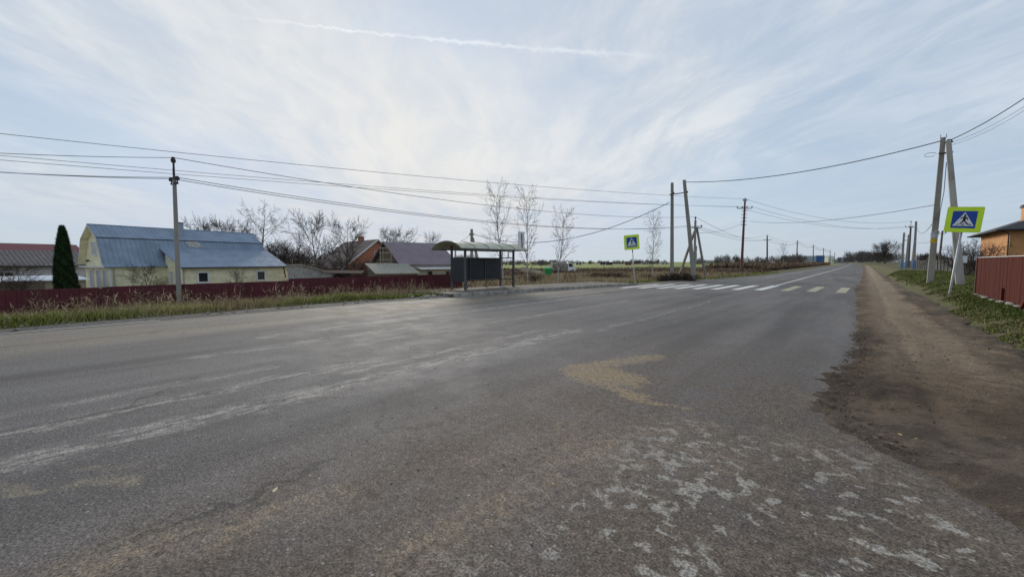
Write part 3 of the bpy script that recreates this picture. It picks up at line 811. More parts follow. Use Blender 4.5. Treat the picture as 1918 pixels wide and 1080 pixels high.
# ------------------------------------------------------------------ poles and lines
def concrete_pole(name, base, top, rb, rt, label, cat='utility pole', group=None, mat_=None, arm=None, paint=None, spike=False, square=True):
    """base, top: world points; arm: (drop below top, half length, number of insulators)"""
    base = Vector(base); top = Vector(top)
    root = empty(name, base, 0, label, cat, group)
    t = top - base
    b = MB(); n = 8
    b.tube([t * (i / n) for i in range(n + 1)], [rb + (rt - rb) * i / n for i in range(n + 1)], 4 if square else 8, square=square)
    b.build('pole', mat_ or M['concrete_pole'], root, bevel=0.015 if square else 0)
    if paint:
        p_ = MB(); f = paint / t.length
        p_.tube([t * 0.0 , t * f], [rb + 0.006, rb + (rt - rb) * f + 0.006], 4 if square else 8, square=square)
        p_.build('painted_foot', M['blue_paint'], root)
    pts_ = []
    if arm:
        drop, hl, nins, yaw = arm
        c = t * (1 - drop / t.length); ux = Vector((math.cos(yaw), math.sin(yaw), 0))
        a = MB(); a.tube([c - ux * hl, c + ux * hl], 0.035, 4, square=True)
        a.build('crossarm', M['dark_steel'], root)
        if spike:
            a = MB(); a.tube([t * 0.985, t + Vector((0, 0, spike))], 0.035, 6); a.build('top_pin', M['dark_steel'], root)
        for i in range(nins):
            s = -1 + 2 * i / (nins - 1)
            q = c + ux * hl * s
            m_ = MB(); m_.tube([q, q + Vector((0, 0, 0.10)), q + Vector((0, 0, 0.101)), q + Vector((0, 0, 0.16)), q + Vector((0, 0, 0.25))], [0.018, 0.018, 0.07, 0.085, 0.045], 8)
            m_.build('insulator', M['insulator'], root); pts_.append(base + q + Vector((0, 0, 0.2)))
    if spike:
        q = t + Vector((0, 0, spike))
        m_ = MB(); m_.tube([q, q + Vector((0, 0, 0.08)), q + Vector((0, 0, 0.20))], [0.07, 0.085, 0.045], 8)
        m_.build('insulator', M['insulator'], root); pts_.append(base + q + Vector((0, 0, 0.18)))
    return root, pts_


def cable(a, b_, sag, r, label, group, name='overhead_wire', m_=None, n=26, cat='overhead wire'):
    a = Vector(a); b_ = Vector(b_); mb = MB()
    mb.tube([a.lerp(b_, i / n) - Vector((0, 0, 4 * sag * (i / n) * (1 - i / n))) for i in range(n + 1)], r, 4)
    o = mb.build(name, m_ or M['wire_grey'])
    return tag(o, label, cat, group)

# concrete pole in front of the wine-red fence
PL = AT(335, 566, 15.4); PLt = AT(326.5, 336, 15.4)
PL.z = hgt(PL.x, PL.y) - 0.1
pole_left, ins_left = concrete_pole('utility_pole', PL, PLt, 0.078, 0.055, 'slim concrete power pole with a bent steel top, in front of the wine-red fence', spike=0.62,
                                    arm=(0.15, 0.24, 2, 0.2))
m_ = MB(); c = PLt - PL; m_.tube([c * 0.97 + Vector((-.12, 0, 0)), c * 0.97 + Vector((-.12, 0, 0.55)), c + Vector((0, 0, 0.5))], 0.022, 6)
m_.build('bracket', M['dark_steel'], pole_left)

# twin tall poles at the crossing
TW1b = AT(1259, 512, 36); TW1t = AT(1259, 342, 36); TW2b = AT(1301, 517, 34); TW2t = AT(1281.5, 337, 34)
TW1b.z = -0.2; TW2b.z = -0.2
t1, _ = concrete_pole('utility_pole', TW1b, TW1t, 0.135, 0.10, 'upright tall concrete pole left of its leaning twin, over dark brush', group='tall concrete poles without crossarms')
t2, _ = concrete_pole('utility_pole', TW2b, TW2t, 0.15, 0.105, 'tall grey concrete pole leaning left beside an upright one near the crosswalk', group='tall concrete poles without crossarms')
a = AT(1254, 364, 36) - TW2b; b_ = AT(1287, 360, 34) - TW2b
m_ = MB(); m_.tube([a, a.lerp(b_, .5) - Vector((0, 0, .02)), b_], 0.045, 5)
m_.tube([AT(1256, 362, 36) - TW2b, AT(1262, 362, 36) - TW2b], 0.14, 6); m_.tube([AT(1281, 359.5, 34) - TW2b, AT(1288, 359.5, 34) - TW2b], 0.09, 6); m_.build_each('tie_bar', M['dark_steel'], t2)

# three-legged anchor pole
TRb = AT(1300.5, 518, 39); TRt = AT(1302.6, 412, 39); TRb.z = -0.3
tr, ins_tr = concrete_pole('utility_pole', TRb, TRt, 0.10, 0.08, 'three-legged concrete anchor pole with a short dark crossarm by the crosswalk', arm=(0.72, 0.62, 3, TH + 0.1), spike=0.12)
for (bx, by, tx, ty, dd, dt) in ((1274, 503, 1301, 433, 42, 39.2), (1322, 512, 1305, 425, 40, 39)):
    m_ = MB(); m_.tube([AT(bx, by, dd) - TRb - Vector((0, 0, .5)), AT(tx, ty, dt) - TRb], [0.10, 0.085], 4, square=True); m_.build('strut', M['concrete_pole'], tr, bevel=0.012)
m_ = MB(); q = AT(1302, 478, 38.8) - TRb; m_.M = Matrix.Translation(q); m_.box(-0.14, 0.14, -0.1, 0.1, -0.3, 0.25); m_.M = None
m_.tube([q + Vector((0, 0, .3)), q + Vector((0, 0, .9))], 0.16, 6); m_.build_each('switch_box', M['concrete_pole'], tr)

# rusty pole with crossarm
RPb = AT(1388.5, 506, 50); RPt = AT(1395.5, 374, 50); RPb.z = -0.2
rp, ins_rp = concrete_pole('utility_pole', RPb, RPt, 0.17, 0.10, 'rust-red power pole with a crossarm, standing alone left of the road', mat_=M['rust_pole'], arm=(1.05, 0.85, 4, TH - 0.1), square=False, spike=0.02)
m_ = MB()
for i in range(6):
    q = (RPt - RPb) * (0.80 - 0.045 * i + 0.10); m_.tube([q - Vector((.32, 0, 0)), q + Vector((.32, 0, 0))], 0.03, 4)
m_.build_each('rung', M['dark_steel'], rp)
q = (RPt - RPb)
for s in (-1, 1):
    m_ = MB(); c = q + Vector((s * 0.16, s * 0.12, -0.05)); m_.tube([c - Vector((0, 0, .15)), c + Vector((0, 0, 0.12))], [0.03, 0.07], 6); m_.build('insulator', M['insulator'], rp)
# row of poles going away on the left side of the road
chain = []
row_lab = ['dark pole with a small crossarm, nearest of the row receding left of the road',
           'brown pole second in the receding row left of the road',
           'thin pole before the blue and grey shed', 'thin dark pole just right of the blue shed', 'very thin far pole near the road end', 'farthest tiny pole before the wood at the road end']
for i, (bx, by, tx, ty, D) in enumerate(((1437, 506, 1437, 442, 92), (1492, 497, 1493.5, 451, 150), (1523, 494, 1523.5, 459, 215), (1542, 493, 1542.5, 465, 290), (1555, 492, 1555, 468.5, 370), (1563.5, 492, 1563.5, 473, 450))):
    b0 = AT(bx, by, D); b0.z = hgt(b0.x, b0.y) - 0.3; tt = AT(tx, ty, D)
    k = 1.0 + D / 400.0
    r_, ins = concrete_pole('utility_pole', b0, tt, 0.15 * k, 0.11 * k, row_lab[i], mat_=M['old_pole'] if i != 1 else M['rust_pole'],
                            arm=(0.9, 0.75, 2, TH) if i < 6 else None, square=False, spike=0.1, group='power poles receding along the left of the road')
    chain.append(ins)
# poles beyond the right verge, feet painted blue
for i, (bx, by, tx, ty, D, lab) in enumerate(((1689, 498, 1693.5, 435.5, 62, 'blue-footed concrete pole leftmost of three on the right verge'),
                                         (1697, 499, 1702.5, 439, 60, 'blue-footed concrete pole between two others on the right verge'),
                                         (1711, 503, 1716, 414.5, 55, 'tallest blue-footed concrete pole on the right verge'))):
    b0 = AT(bx, by, D); b0.z = min(b0.z, hgt(b0.x, b0.y)) - 0.05
    r_, _ = concrete_pole('utility_pole', b0, AT(tx, ty, D), 0.15, 0.11, lab, paint=1.25 if i != 1 else 1.1, group='blue-footed poles on the right verge')
    if i == 0:
        a = AT(1693, 450, 62) - b0; c = AT(1701, 450, 61) - b0; m_ = MB(); m_.tube([a, c], 0.05, 4); m_.build_each('tie_bar', M['dark_steel'], r_)
b0 = AT(1701, 499, 70); b0.z = 0.3
RL, ins_rl = concrete_pole('utility_pole', b0, AT(1706, 424, 70), 0.17, 0.12, 'dark pole with a wide crossarm behind the blue-footed poles', mat_=M['old_pole'], arm=(0.15, 0.9, 4, TH), spike=0.72, square=False)
m_ = MB(); m_.tube([AT(1708, 499, 68) - b0, AT(1713, 452, 69) - b0], [0.15, 0.12], 6); m_.build('strut', M['old_pole'], RL)
b0 = AT(1758.5, 486, 52); b0.z = 0.2
SR, ins_sr = concrete_pole('utility_pole', b0, AT(1765.5, 432, 52), 0.13, 0.09, 'short dark pole with a crossarm between the leaning legs of the A-shaped pole', mat_=M['old_pole'], arm=(0.35, 0.45, 2, TH), square=False)

# A-shaped pole on the right verge
A1b = AT(1742.5, 524, 22); A1t = AT(1766.5, 257.5, 21.4); A2b = AT(1799, 541, 18.8); A2t = AT(1776.5, 266, 20.9)
A1b.z = hgt(A1b.x, A1b.y) - 0.15; A2b.z = hgt(A2b.x, A2b.y) - 0.15
ap, _ = concrete_pole('utility_pole', A1b, A1t, 0.135, 0.095, 'A-shaped pair of grey concrete poles with paper notices, on the right grass verge')
m_ = MB(); m_.tube([A2b - A1b + (A2t - A2b) * (i / 8) for i in range(9)], [0.145 - 0.05 * i / 8 for i in range(9)], 4, square=True); m_.build('strut', M['concrete_pole'], ap, bevel=0.015)
m_ = MB()
q1 = AT(1761, 287, 21.3) - A1b; q2 = AT(1782, 285, 20.8) - A1b
m_.tube([q1 - Vector((.05, 0, 0)), q2 + Vector((.05, 0, 0))], 0.03, 4, square=True)
m_.tube([q1 + Vector((0, .22, 0)), q2 + Vector((0, .2, 0))], 0.02, 4); m_.build_each('tie_bar', M['dark_steel'], ap)
m_ = MB(); c = A1t - A1b
for s in (-0.09, 0.12): m_.tube([c + Vector((s, 0, -.03)), c + Vector((s, 0, .16))], 0.012, 4)
c2 = A2t - A1b
m_.tube([c2 + Vector((-.12, 0, -.05)), c2 + Vector((-.02, 0, .12)), c2 + Vector((.10, 0, .10)), c2 + Vector((.14, 0, -.05))], 0.03, 6)
m_.build_each('hook', M['dark_steel'], ap)
m_ = MB(); c = AT(1757, 290, 21.2) - A1b
m_.tube([c + Vector((-.28 + .22 * math.cos(t), 0, .0 + .10 * math.sin(t) + .05)) for t in [i * 0.5 for i in range(12)]], 0.010, 4)
m_.tube([c2 + Vector((-.02, 0, -1.0)), AT(1768, 360, 21.2) - A1b, AT(1761, 395, 21.2) - A1b, AT(1757, 430, 21.3) - A1b], 0.014, 4); m_.build_each('loose_cable', M['wire'], ap)


def on_pole(px, py, D, wd, hh, name, mt, label, cat, lines, tilt=0.0, ink=None, cell=0.02):
    """a notice sheet fixed round the face of the pole; unreadable print rows as thin dark bars"""
    root = empty(name, AT(px, py, D), TH + 0.15, label, cat)
    m_ = MB(); n = 6
    for i in range(n):
        a0 = -1 + 2 * i / n; a1 = -1 + 2 * (i + 1) / n
        ff = lambda a: 0.10 * a * a * 0.4
        m_.hexa([(a0 * wd / 2, ff(a0), -hh / 2 + tilt * a0), (a1 * wd / 2, ff(a1), -hh / 2 + tilt * a1), (a1 * wd / 2, ff(a1) + .006, -hh / 2 + tilt * a1), (a0 * wd / 2, ff(a0) + .006, -hh / 2 + tilt * a0)],
                [(a0 * wd / 2, ff(a0), hh / 2 + tilt * a0), (a1 * wd / 2, ff(a1), hh / 2 + tilt * a1), (a1 * wd / 2, ff(a1) + .006, hh / 2 + tilt * a1), (a0 * wd / 2, ff(a0) + .006, hh / 2 + tilt * a0)])
    m_.build('sheet', mt, root)
    rr = random.Random(int(px)); t = MB()
    for (z0, h_, a0, a1) in lines:
        if t.v: t.build('print', ink or M['sign_black'], root); t = MB()
        x = a0
        while x < a1:
            l = rr.uniform(0.5, 1.4) * cell
            xx = x * wd; zz = z0 * hh + tilt * 2 * x
            t.box(xx, xx + l, 0.10 * .4 * (2 * x) ** 2 - .004, 0.10 * .4 * (2 * x) ** 2 - .001, zz, zz + h_ * hh)
            x += (l + cell * 0.45) / wd
    t.build('print', ink or M['sign_black'], root)
    return root
on_pole(1752.5, 438.5, 21.2, 0.50, 0.28, 'paper_notice', M['paper_white'], 'torn white paper notice with dark print, upper one on the A-shaped pole', 'paper notice',
        [(0.22, 0.20, -0.46, 0.42), (-0.02, 0.10, -0.4, 0.4), (-0.2, 0.08, -0.35, 0.38), (-0.38, 0.07, -0.3, 0.3)], tilt=0.055, cell=0.035)
on_pole(1750.5, 450.5, 21.2, 0.42, 0.20, 'paper_notice', M['paper_yellow'], 'small yellow notice just below the white one on the A-shaped pole', 'paper notice',
        [(0.1, 0.22, -0.36, 0.36), (-0.3, 0.22, -0.4, 0.36)], tilt=0.0, ink=mat('ink_brown', (0.25, 0.14, 0.01), 0.8), cell=0.045)
nt = MB(); q = AT(1797, 487, 19.3); nt.M = Matrix.Translation(q) @ Matrix.Rotation(TH, 4, 'Z'); nt.box(-0.10, 0.13, -0.22, -0.20, -0.13, 0.20)
tag(nt.build('paper_notice', M['trim_white']), 'pale blank paper patch low on the right leg of the A-shaped pole', 'paper notice')

# wires -- anchors were measured where each wire meets its pole
gW = 'power wires crossing the sky'
def far_left(py, D=13.0): return AT(-260, py, D)
rp_top = RPt + Vector((0, 0, 0.1)); tr_top = ins_tr[-1]
cable(far_left(222, 16), rp_top, 0.5, 0.013, 'topmost long wire running from the left edge over everything to the rusty pole', gW)
cable(far_left(268, 16), ins_rp[0], 0.45, 0.011, 'long wire just above the left pole top level ending at the rusty pole crossarm', gW)
cable(far_left(278, 16), ins_rp[3], 0.5, 0.011, 'lower of the two middle wires running to the rusty pole crossarm', gW)
sp = ins_left[-1]
cable(far_left(272, 11), sp, 0.08, 0.010, 'wire from the left edge to the steel top of the left pole', gW)
cable(sp, tr_top, 0.75, 0.012, 'wire sagging from the steel top of the left pole to the three-legged pole', gW)
for i in (0, 1):
    cable(far_left(302 + 3 * i, 11), ins_left[i], 0.10, 0.010, ('upper' if i == 0 else 'lower') + ' wire of the pair reaching the left pole shoulder from the left edge', gW)
    cable(ins_left[i], ins_tr[0 if i == 0 else 2], 0.95, 0.012, ('upper' if i == 0 else 'lower') + ' wire of the pair sagging from the left pole to the three-legged crossarm', gW)
# far pole behind the shelter
PBb = AT(883.5, 500, 50); PBt = AT(883.5, 429, 50); PBb.z = -1.2
pb, _ = concrete_pole('utility_pole', PBb, PBt, 0.15, 0.12, 'grey pole with a side strut rising behind the bus shelter roof', arm=(0.75, 0.25, 2, TH))
m_ = MB(); m_.tube([AT(898, 500, 51) - PBb, AT(885, 445, 50) - PBb], 0.12, 4, square=True); m_.build('strut', M['concrete_pole'], pb)
cable(AT(886, 438, 50), AT(1254, 379, 36), 2.1, 0.028, 'thick black cable hanging from the upright twin pole down behind the bus shelter', gW, m_=M['wire'])
cable(AT(1285, 341, 34), AT(1763, 264, 21.3), 0.55, 0.024, 'thick black cable spanning the road to the A-shaped pole', gW, m_=M['wire'])
cable(AT(1776, 264, 21), AT(1980, 141, 15), 0.18, 0.022, 'thick black cable rising from the A-shaped pole to the upper right edge', gW, m_=M['wire'])
cable(AT(1779, 268, 21), AT(1985, 154, 15), 0.25, 0.008, 'upper of two thin wires from the A-shaped pole to the right edge', gW)
cable(AT(1779, 272, 21), AT(1985, 162, 15), 0.28, 0.008, 'lower of two thin wires from the A-shaped pole to the right edge', gW)
cable(rp_top, ins_rl[-1], 1.3, 0.016, 'top wire from the rusty pole over the road to the dark crossarm pole', gW)
cable(ins_rp[0], ins_rl[0], 1.3, 0.015, 'left arm wire from the rusty pole over the road', gW)
cable(ins_rp[3], ins_rl[3], 1.3, 0.015, 'right arm wire from the rusty pole over the road', gW)
cable(AT(1403, 414, 50), AT(1750, 384, 21.3), 0.5, 0.014, 'nearly level wire from the rusty pole to the left leg of the A-shaped pole', gW, m_=M['wire'])
cable(AT(1303, 436, 39), AT(1390, 418, 50), 0.35, 0.014, 'short wire between the three-legged pole and the rusty pole', gW)
for k in range(3):
    cable(ins_tr[[2, 0, 1][k]] if k else tr_top, chain[0][k], 0.9, 0.018, ['highest', 'left', 'right'][k] + ' wire from the three-legged pole to the first receding pole', gW)
    for i in range(4):
        cable(chain[i][k], chain[i + 1][k], 1.0, 0.024 + 0.012 * i, 'faint distant wire between the poles receding along the road', 'distant wires of the receding row', n=8)
cable(AT(1716, 420, 55), AT(1753, 408, 21.5), 1.0, 0.016, 'slack cable looping from the tallest blue-footed pole to the A-shaped pole', gW, m_=M['wire'])
cable(AT(1706, 447, 62), AT(1749, 452, 21.5), 0.3, 0.012, 'low thin wire from the blue-footed poles to the A-shaped pole', gW)
cable(AT(1694, 438, 62), AT(1702, 442, 60), 0.2, 0.03, 'short jumper cable between two blue-footed poles', gW, m_=M['wire'], n=6)
cable(AT(883, 437, 50), AT(850, 457, 47), 0.2, 0.02, 'short slanting wire left of the pole behind the shelter', gW, m_=M['wire'], n=6)
cable(AT(1750, 470, 40), AT(1727, 497, 45), 0.0, 0.10, 'slanting dark prop beam seen between the blue-footed poles and the A-shaped pole', None, name='prop_beam', m_=M['old_pole'], n=2, cat='beam')


# ------------------------------------------------------------------ crossing signs
def rounded(w_, h_, r, n=4):
    out = []
    for cx_, cz_, a0 in ((w_ / 2 - r, h_ / 2 - r, 0), (-w_ / 2 + r, h_ / 2 - r, 90), (-w_ / 2 + r, -h_ / 2 + r, 180), (w_ / 2 - r, -h_ / 2 + r, 270)):
        for i in range(n + 1):
            a = R(a0 + 90 * i / n); out.append((cx_ + r * math.cos(a), cz_ + r * math.sin(a)))
    return out
WALK = [  # the walking figure, in a unit square, facing right
    [(0.495, 0.80), (0.47, 0.755), (0.48, 0.71), (0.52, 0.695), (0.56, 0.715), (0.575, 0.76), (0.55, 0.80), (0.52, 0.812)],
    [(0.47, 0.69), (0.54, 0.69), (0.585, 0.66), (0.57, 0.52), (0.545, 0.44), (0.45, 0.43), (0.445, 0.50), (0.46, 0.60)],
    [(0.585, 0.66), (0.66, 0.565), (0.665, 0.485), (0.63, 0.48), (0.62, 0.55), (0.56, 0.60)],
    [(0.47, 0.675), (0.38, 0.63), (0.345, 0.545), (0.375, 0.53), (0.405, 0.60), (0.47, 0.62)],
    [(0.455, 0.45), (0.54, 0.44), (0.46, 0.33), (0.375, 0.215), (0.335, 0.235), (0.40, 0.345)],
    [(0.50, 0.44), (0.55, 0.455), (0.63, 0.33), (0.715, 0.245), (0.69, 0.205), (0.655, 0.215), (0.585, 0.29)],
]
BARS = [[(0.19, 0.19), (0.27, 0.245), (0.325, 0.245), (0.29, 0.19)], [(0.425, 0.19), (0.47, 0.25), (0.53, 0.25), (0.545, 0.19)], [(0.70, 0.19), (0.735, 0.245), (0.79, 0.245), (0.84, 0.19)]]
def crossing_sign(base, head, size, board_w, label, tilt, yaw, depth=0.012, post_r=0.038, flip=False):
    """base: foot of the post, head: centre of the board"""
    root = empty('crossing_sign', base, 0, label, 'traffic sign', 'pedestrian crossing signs')
    h = Vector(head) - Vector(base)
    Mh = Matrix.Translation(h) @ Matrix.Rotation(yaw, 4, 'Z') @ Matrix.Rotation(tilt, 4, 'Y')
    upv = (Mh.to_3x3() @ Vector((0, 0, 1)))
    back = Mh.to_3x3() @ Vector((0, 1, 0))
    p = MB(); p.tube([Vector((0, 0, -0.3)) + back * 0.06, Vector((0, 0, 0)) + back * 0.06, h + upv * board_w * 0.42 + back * 0.06], post_r, 10)
    p.build('post', M['galv'], root, smooth=True)
    W = board_w; S = size
    b = MB(); b.M = Mh; b.prism(rounded(W, W, 0.05), 'y', 0.0, depth); b.build('backing', M['sign_back'], root)
    b = MB(); b.M = Mh; b.prism(rounded(W - 0.004, W - 0.004, 0.048), 'y', -0.004, -0.001); b.build('board', M['sign_yellow'], root)
    b = MB(); b.M = Mh; b.prism(rounded(S, S, 0.03), 'y', -0.008, -0.005); b.build('blue_square', M['sign_blue'], root)
    T = lambda q: ((q[0] - 0.5) * S * (-1 if flip else 1), (q[1] - 0.5) * S)
    b = MB(); b.M = Mh; b.prism([T(q) for q in ((0.06, 0.13), (0.94, 0.13), (0.5, 0.93))], 'y', -0.012, -0.009); b.build('white_triangle', M['sign_white'], root)
    b = MB(); b.M = Mh
    for i, pl in enumerate(WALK + BARS): b.prism([T(q) for q in pl], 'y', -0.017 - 0.0006 * i, -0.013)
    b.build('walking_figure', M['sign_black'], root)
    b = MB()
    for z in (-0.25, 0.25):
        b.M = Mh @ Matrix.Translation((0, 0, z * W)); b.box(-post_r - .015, post_r + .015, depth, depth + 0.09, -0.02, 0.02)
    b.build_each('clamp', M['galv'], root)
    return root
SB = AT(1779, 548, 16.2); SB.z = hgt(SB.x, SB.y)
crossing_sign(SB, AT(1805.5, 411.2, 16.0), 0.66, 0.985, 'large yellow-bordered pedestrian crossing sign leaning on the right verge', R(5.0), 0.0, depth=0.02)
SL = AT(1189.5, 523, 27.5); SL.z = 0.05
crossing_sign(SL, AT(1183.2, 453.4, 27.0), 0.66, 0.96, 'smaller-looking yellow-bordered pedestrian crossing sign beyond the far kerb, left of the twin poles', R(-4.5), 0.48, depth=0.22)

# ------------------------------------------------------------------ bus shelter
SH = empty('bus_shelter', (-15.4, 14.1, 0.14), 0, 'grey metal bus shelter with arched mossy roof and dark back wall on the far platform', 'bus shelter')
def post(x, y, z1, r=0.05):
    m_ = MB(); m_.box(x - r, x + r, y - r, y + r, 0, z1); m_.build('post', M['shelter_post'], SH, bevel=0.006)
for (x, y) in ((0, 0), (0.06, 3.7), (-1.15, 0.1), (-1.15, 3.9)): post(x, y, 2.28 if x > -1 else 2.3)
rf = MB(); NS = 12; L0, L1 = -0.75, 4.35
def arch(t, o=0.0):
    a = math.pi * (0.11 + 0.78 * t)
    return (-0.62 + 1.30 * math.cos(a), 1.75 + 0.62 * math.sin(a) + (0.0) + o) if False else (-0.62 + 1.12 * (1 - 2 * t), 2.11 + 0.36 * (1 - (1 - 2 * t) ** 2) ** 0.8 + o)
for i in range(NS):
    a, b_ = arch(i / NS), arch((i + 1) / NS); k = 0.03
    rf.hexa([(a[0], L0, a[1]), (b_[0], L0, b_[1]), (b_[0], L1, b_[1]), (a[0], L1, a[1])], [(a[0], L0, a[1] + k), (b_[0], L0, b_[1] + k), (b_[0], L1, b_[1] + k), (a[0], L1, a[1] + k)])
roof = rf.build('roof', M['shelter_roof'], SH)
rb = MB()
for yy_ in (L0, L0 + 1.02, L0 + 2.04, L0 + 3.06, L0 + 4.08, L1):
    rb.tube([(arch(i / NS)[0], yy_, arch(i / NS)[1] + 0.035) for i in range(NS + 1)], 0.018, 4)
rb.build_each('roof_rib', M['shelter_post'], roof)
fa = MB(); fa.box(0.49, 0.53, L0 - 0.01, L1 + 0.01, 2.07, 2.13); fa.box(-1.77, -1.73, L0 - 0.01, L1 + 0.01, 2.07, 2.13)
for yy_ in (0.0, 3.8): fa.box(-1.7, 0.48, yy_ - 0.02, yy_ + 0.02, 2.06, 2.12)
fa.build_each('roof_beam', M['shelter_post'], SH)
pn = MB(); pn.M = None
pn.box(-1.13, -1.09, 0.16, 3.84, 0.42, 1.66); pn.build('back_wall', M['shelter_panel'], SH)
pn = MB(); pn.box(-1.09, -0.06, -0.015, 0.015, 0.42, 1.66); pn.build('side_wall', M['shelter_panel'], SH)
pn = MB()
for yy_ in (1.35, 2.55): pn.box(-1.085, -1.06, yy_ - 0.03, yy_ + 0.03, 0.42, 1.66)
pn.box(-1.085, -1.05, 0.16, 3.84, 1.64, 1.69); pn.box(-1.085, -1.05, 0.16, 3.84, 0.39, 0.43); pn.build_each('wall_rail', M['shelter_post'], SH)
pn = MB()
for z in (0.45, 1.68): pn.box(-1.10, 0.02, 3.74, 3.78, z - 0.025, z + 0.025)
pn.box(-0.42, -0.38, 3.74, 3.78, 1.7, 2.05); pn.box(-0.42, 0.02, 3.74, 3.78, 2.0, 2.04); pn.build_each('side_rail', M['shelter_post'], SH)
bn = MB(); bn.box(-1.0, -0.62, 0.5, 3.2, 0.44, 0.48); bench = bn.build('bench_seat', M['wood_old'], SH)
for yy_ in (0.8, 2.3):
    bl = MB(); bl.tube([(-0.8, yy_, 0.0), (-0.8, yy_ + 0.02, 0.44)], 0.03, 4); bl.tube([(-0.8, yy_ + 0.05, 0.02), (-0.8, yy_ + 0.55, 0.44)], 0.02, 4); bl.build_each('bench_leg', M['shelter_post'], SH)
# stop sign above the roof end
ST = empty('bus_stop_sign', AT(977, 462, 23.4), TH, 'small pale bus stop plate on a dark rod at the right end of the shelter', 'sign')
m_ = MB(); m_.tube([(0.03, 0, -0.1), (0.0, 0, 0.74)], 0.024, 6); m_.build('rod', M['dark_steel'], ST)
m_ = MB(); m_.prism(rounded(0.36, 0.82, 0.03), 'y', 0.03, 0.05); o = m_.build('plate', M['sign_white'], ST); o.location = (-0.02, 0, 0.44)
m_ = MB()
for (x0, x1, z0, z1) in ((-.18, .18, .39, .41), (-.18, .18, -.41, -.39), (-.18, -.16, -.39, .39), (.16, .18, -.39, .39)): m_.box(x0, x1, .022, .032, z0, z1)
for o in m_.build_each('plate_frame', M['galv'], ST): o.location = (-0.02, 0, 0.44)


# ------------------------------------------------------------------ fences
def profiled_fence(name, x, y0, y1, ztop, h_, label, mt, cat='fence', pitch=0.22, amp=0.022, group=None, xfun=None, jit=0.0):
    root = empty(name, (x, y0, ztop - h_), 0, label, cat, group)
    b = MB(); n = int(math.ceil((y1 - y0 + 0.12) / pitch)); prof = ((0, 0), (0.36, 0), (0.48, 1), (0.88, 1)); seg_ = []
    rr = random.Random(int(abs(x * 10))); dzp = 0
    for i in range(n):
        if i % 10 == 0: dzp = rr.uniform(-jit, jit)
        for (t, s) in prof:
            yy_ = (i + t) * pitch; seg_.append(((xfun(yy_) if xfun else 0) + s * amp, yy_, dzp))
    for p, q in zip(seg_, seg_[1:]):
        b.poly([(p[0], p[1], 0), (q[0], q[1], 0), (q[0], q[1], h_ + q[2]), (p[0], p[1], h_ + p[2])])
    for p, q in zip(seg_, seg_[1:]):
        b.poly([(q[0] - .004, q[1], 0), (p[0] - .004, p[1], 0), (p[0] - .004, p[1], h_ + p[2]), (q[0] - .004, q[1], h_ + q[2])])
    b.build('panel', mt, root)
    ra = MB()
    for z in (0.3, h_ - 0.3): ra.box(-0.06, -0.02, 0, y1 - y0, z - .02, z + .02)
    ra.build_each('rail', M['dark_steel'], root)
    y = 0.05
    while y < y1 - y0:
        p = MB(); p.box(-0.12, -0.06, y - .03, y + .03, -0.3, h_ - 0.02); p.build('post', M['dark_steel'], root); y += 2.5
    return root
M['wine'] = mat('wine_red_sheet', (0.085, 0.011, 0.019), 0.5, 0.22, 2.0, streak=True)
profiled_fence('sheet_fence', -19.7, -14.0, 7.25, 0.73, 1.5, 'long wine-red corrugated metal fence in front of the cream house, left of its small step', M['wine'], jit=0.012, group='wine-red sheet fences')
profiled_fence('sheet_fence', -19.78, 7.3, 17.6, 0.83, 1.6, 'slightly higher stretch of wine-red metal fence running from the grey shed to the bus shelter', M['wine'], jit=0.015, group='wine-red sheet fences')
# red fence on the right, near
rfz = empty('board_fence', (3.15, 9.0, 0.42), 0, 'dark red board fence on whitish stones at the right edge', 'fence')
b = MB(); y = 0.0; rr = random.Random(9)
while y < 13.6:
    wd = 0.145; t = 1.32 + rr.uniform(-.004, .004); xo = rr.uniform(-.004, .004)
    b.box(xo, xo + 0.022, y + .003, y + wd - .003, 0.0, t); y += wd
b.build('boards', M['red_fence'], rfz)
b = MB(); b.box(0.03, 0.07, 0, 13.6, 0.2, 0.26); b.box(0.03, 0.07, 0, 13.6, 1.1, 1.16); b.build_each('rail', M['red_fence'], rfz)
b = MB(); b.box(-0.02, 0.05, 0, 13.62, 1.327, 1.345); b.build('cap_strip', M['trim_white'], rfz)
for yy_ in (13.66,): b = MB(); b.box(-0.03, 0.09, yy_ - .04, yy_ + .04, -0.2, 1.36); b.build('post', M['rust_pole'], rfz)
b = MB(); b.box(-0.06, -0.008, 9.55, 9.70, -0.2, 0.40); b.build('stub_post', M['red_fence'], rfz)
b = MB(); b.hexa([(-0.20, 6.95, -.1), (-0.14, 6.95, -.1), (-0.14, 7.08, -.1), (-0.20, 7.08, -.1)], [(-0.07, 6.6, .6), (-0.01, 6.6, .6), (-0.01, 6.73, .6), (-0.07, 6.73, .6)]); b.build('prop_board', M['red_fence'], rfz)
rr = random.Random(4)
for i in range(15):
    b = MB(); b.blob((rr.uniform(-.12, -.04), 0.6 + i * 0.88 + rr.uniform(-.2, .2), 0.0), (0.10, rr.uniform(.15, .34), rr.uniform(.03, .07)), i, 8, 5, 0.18); b.build('base_stone', M['kerb'], rfz, smooth=True)
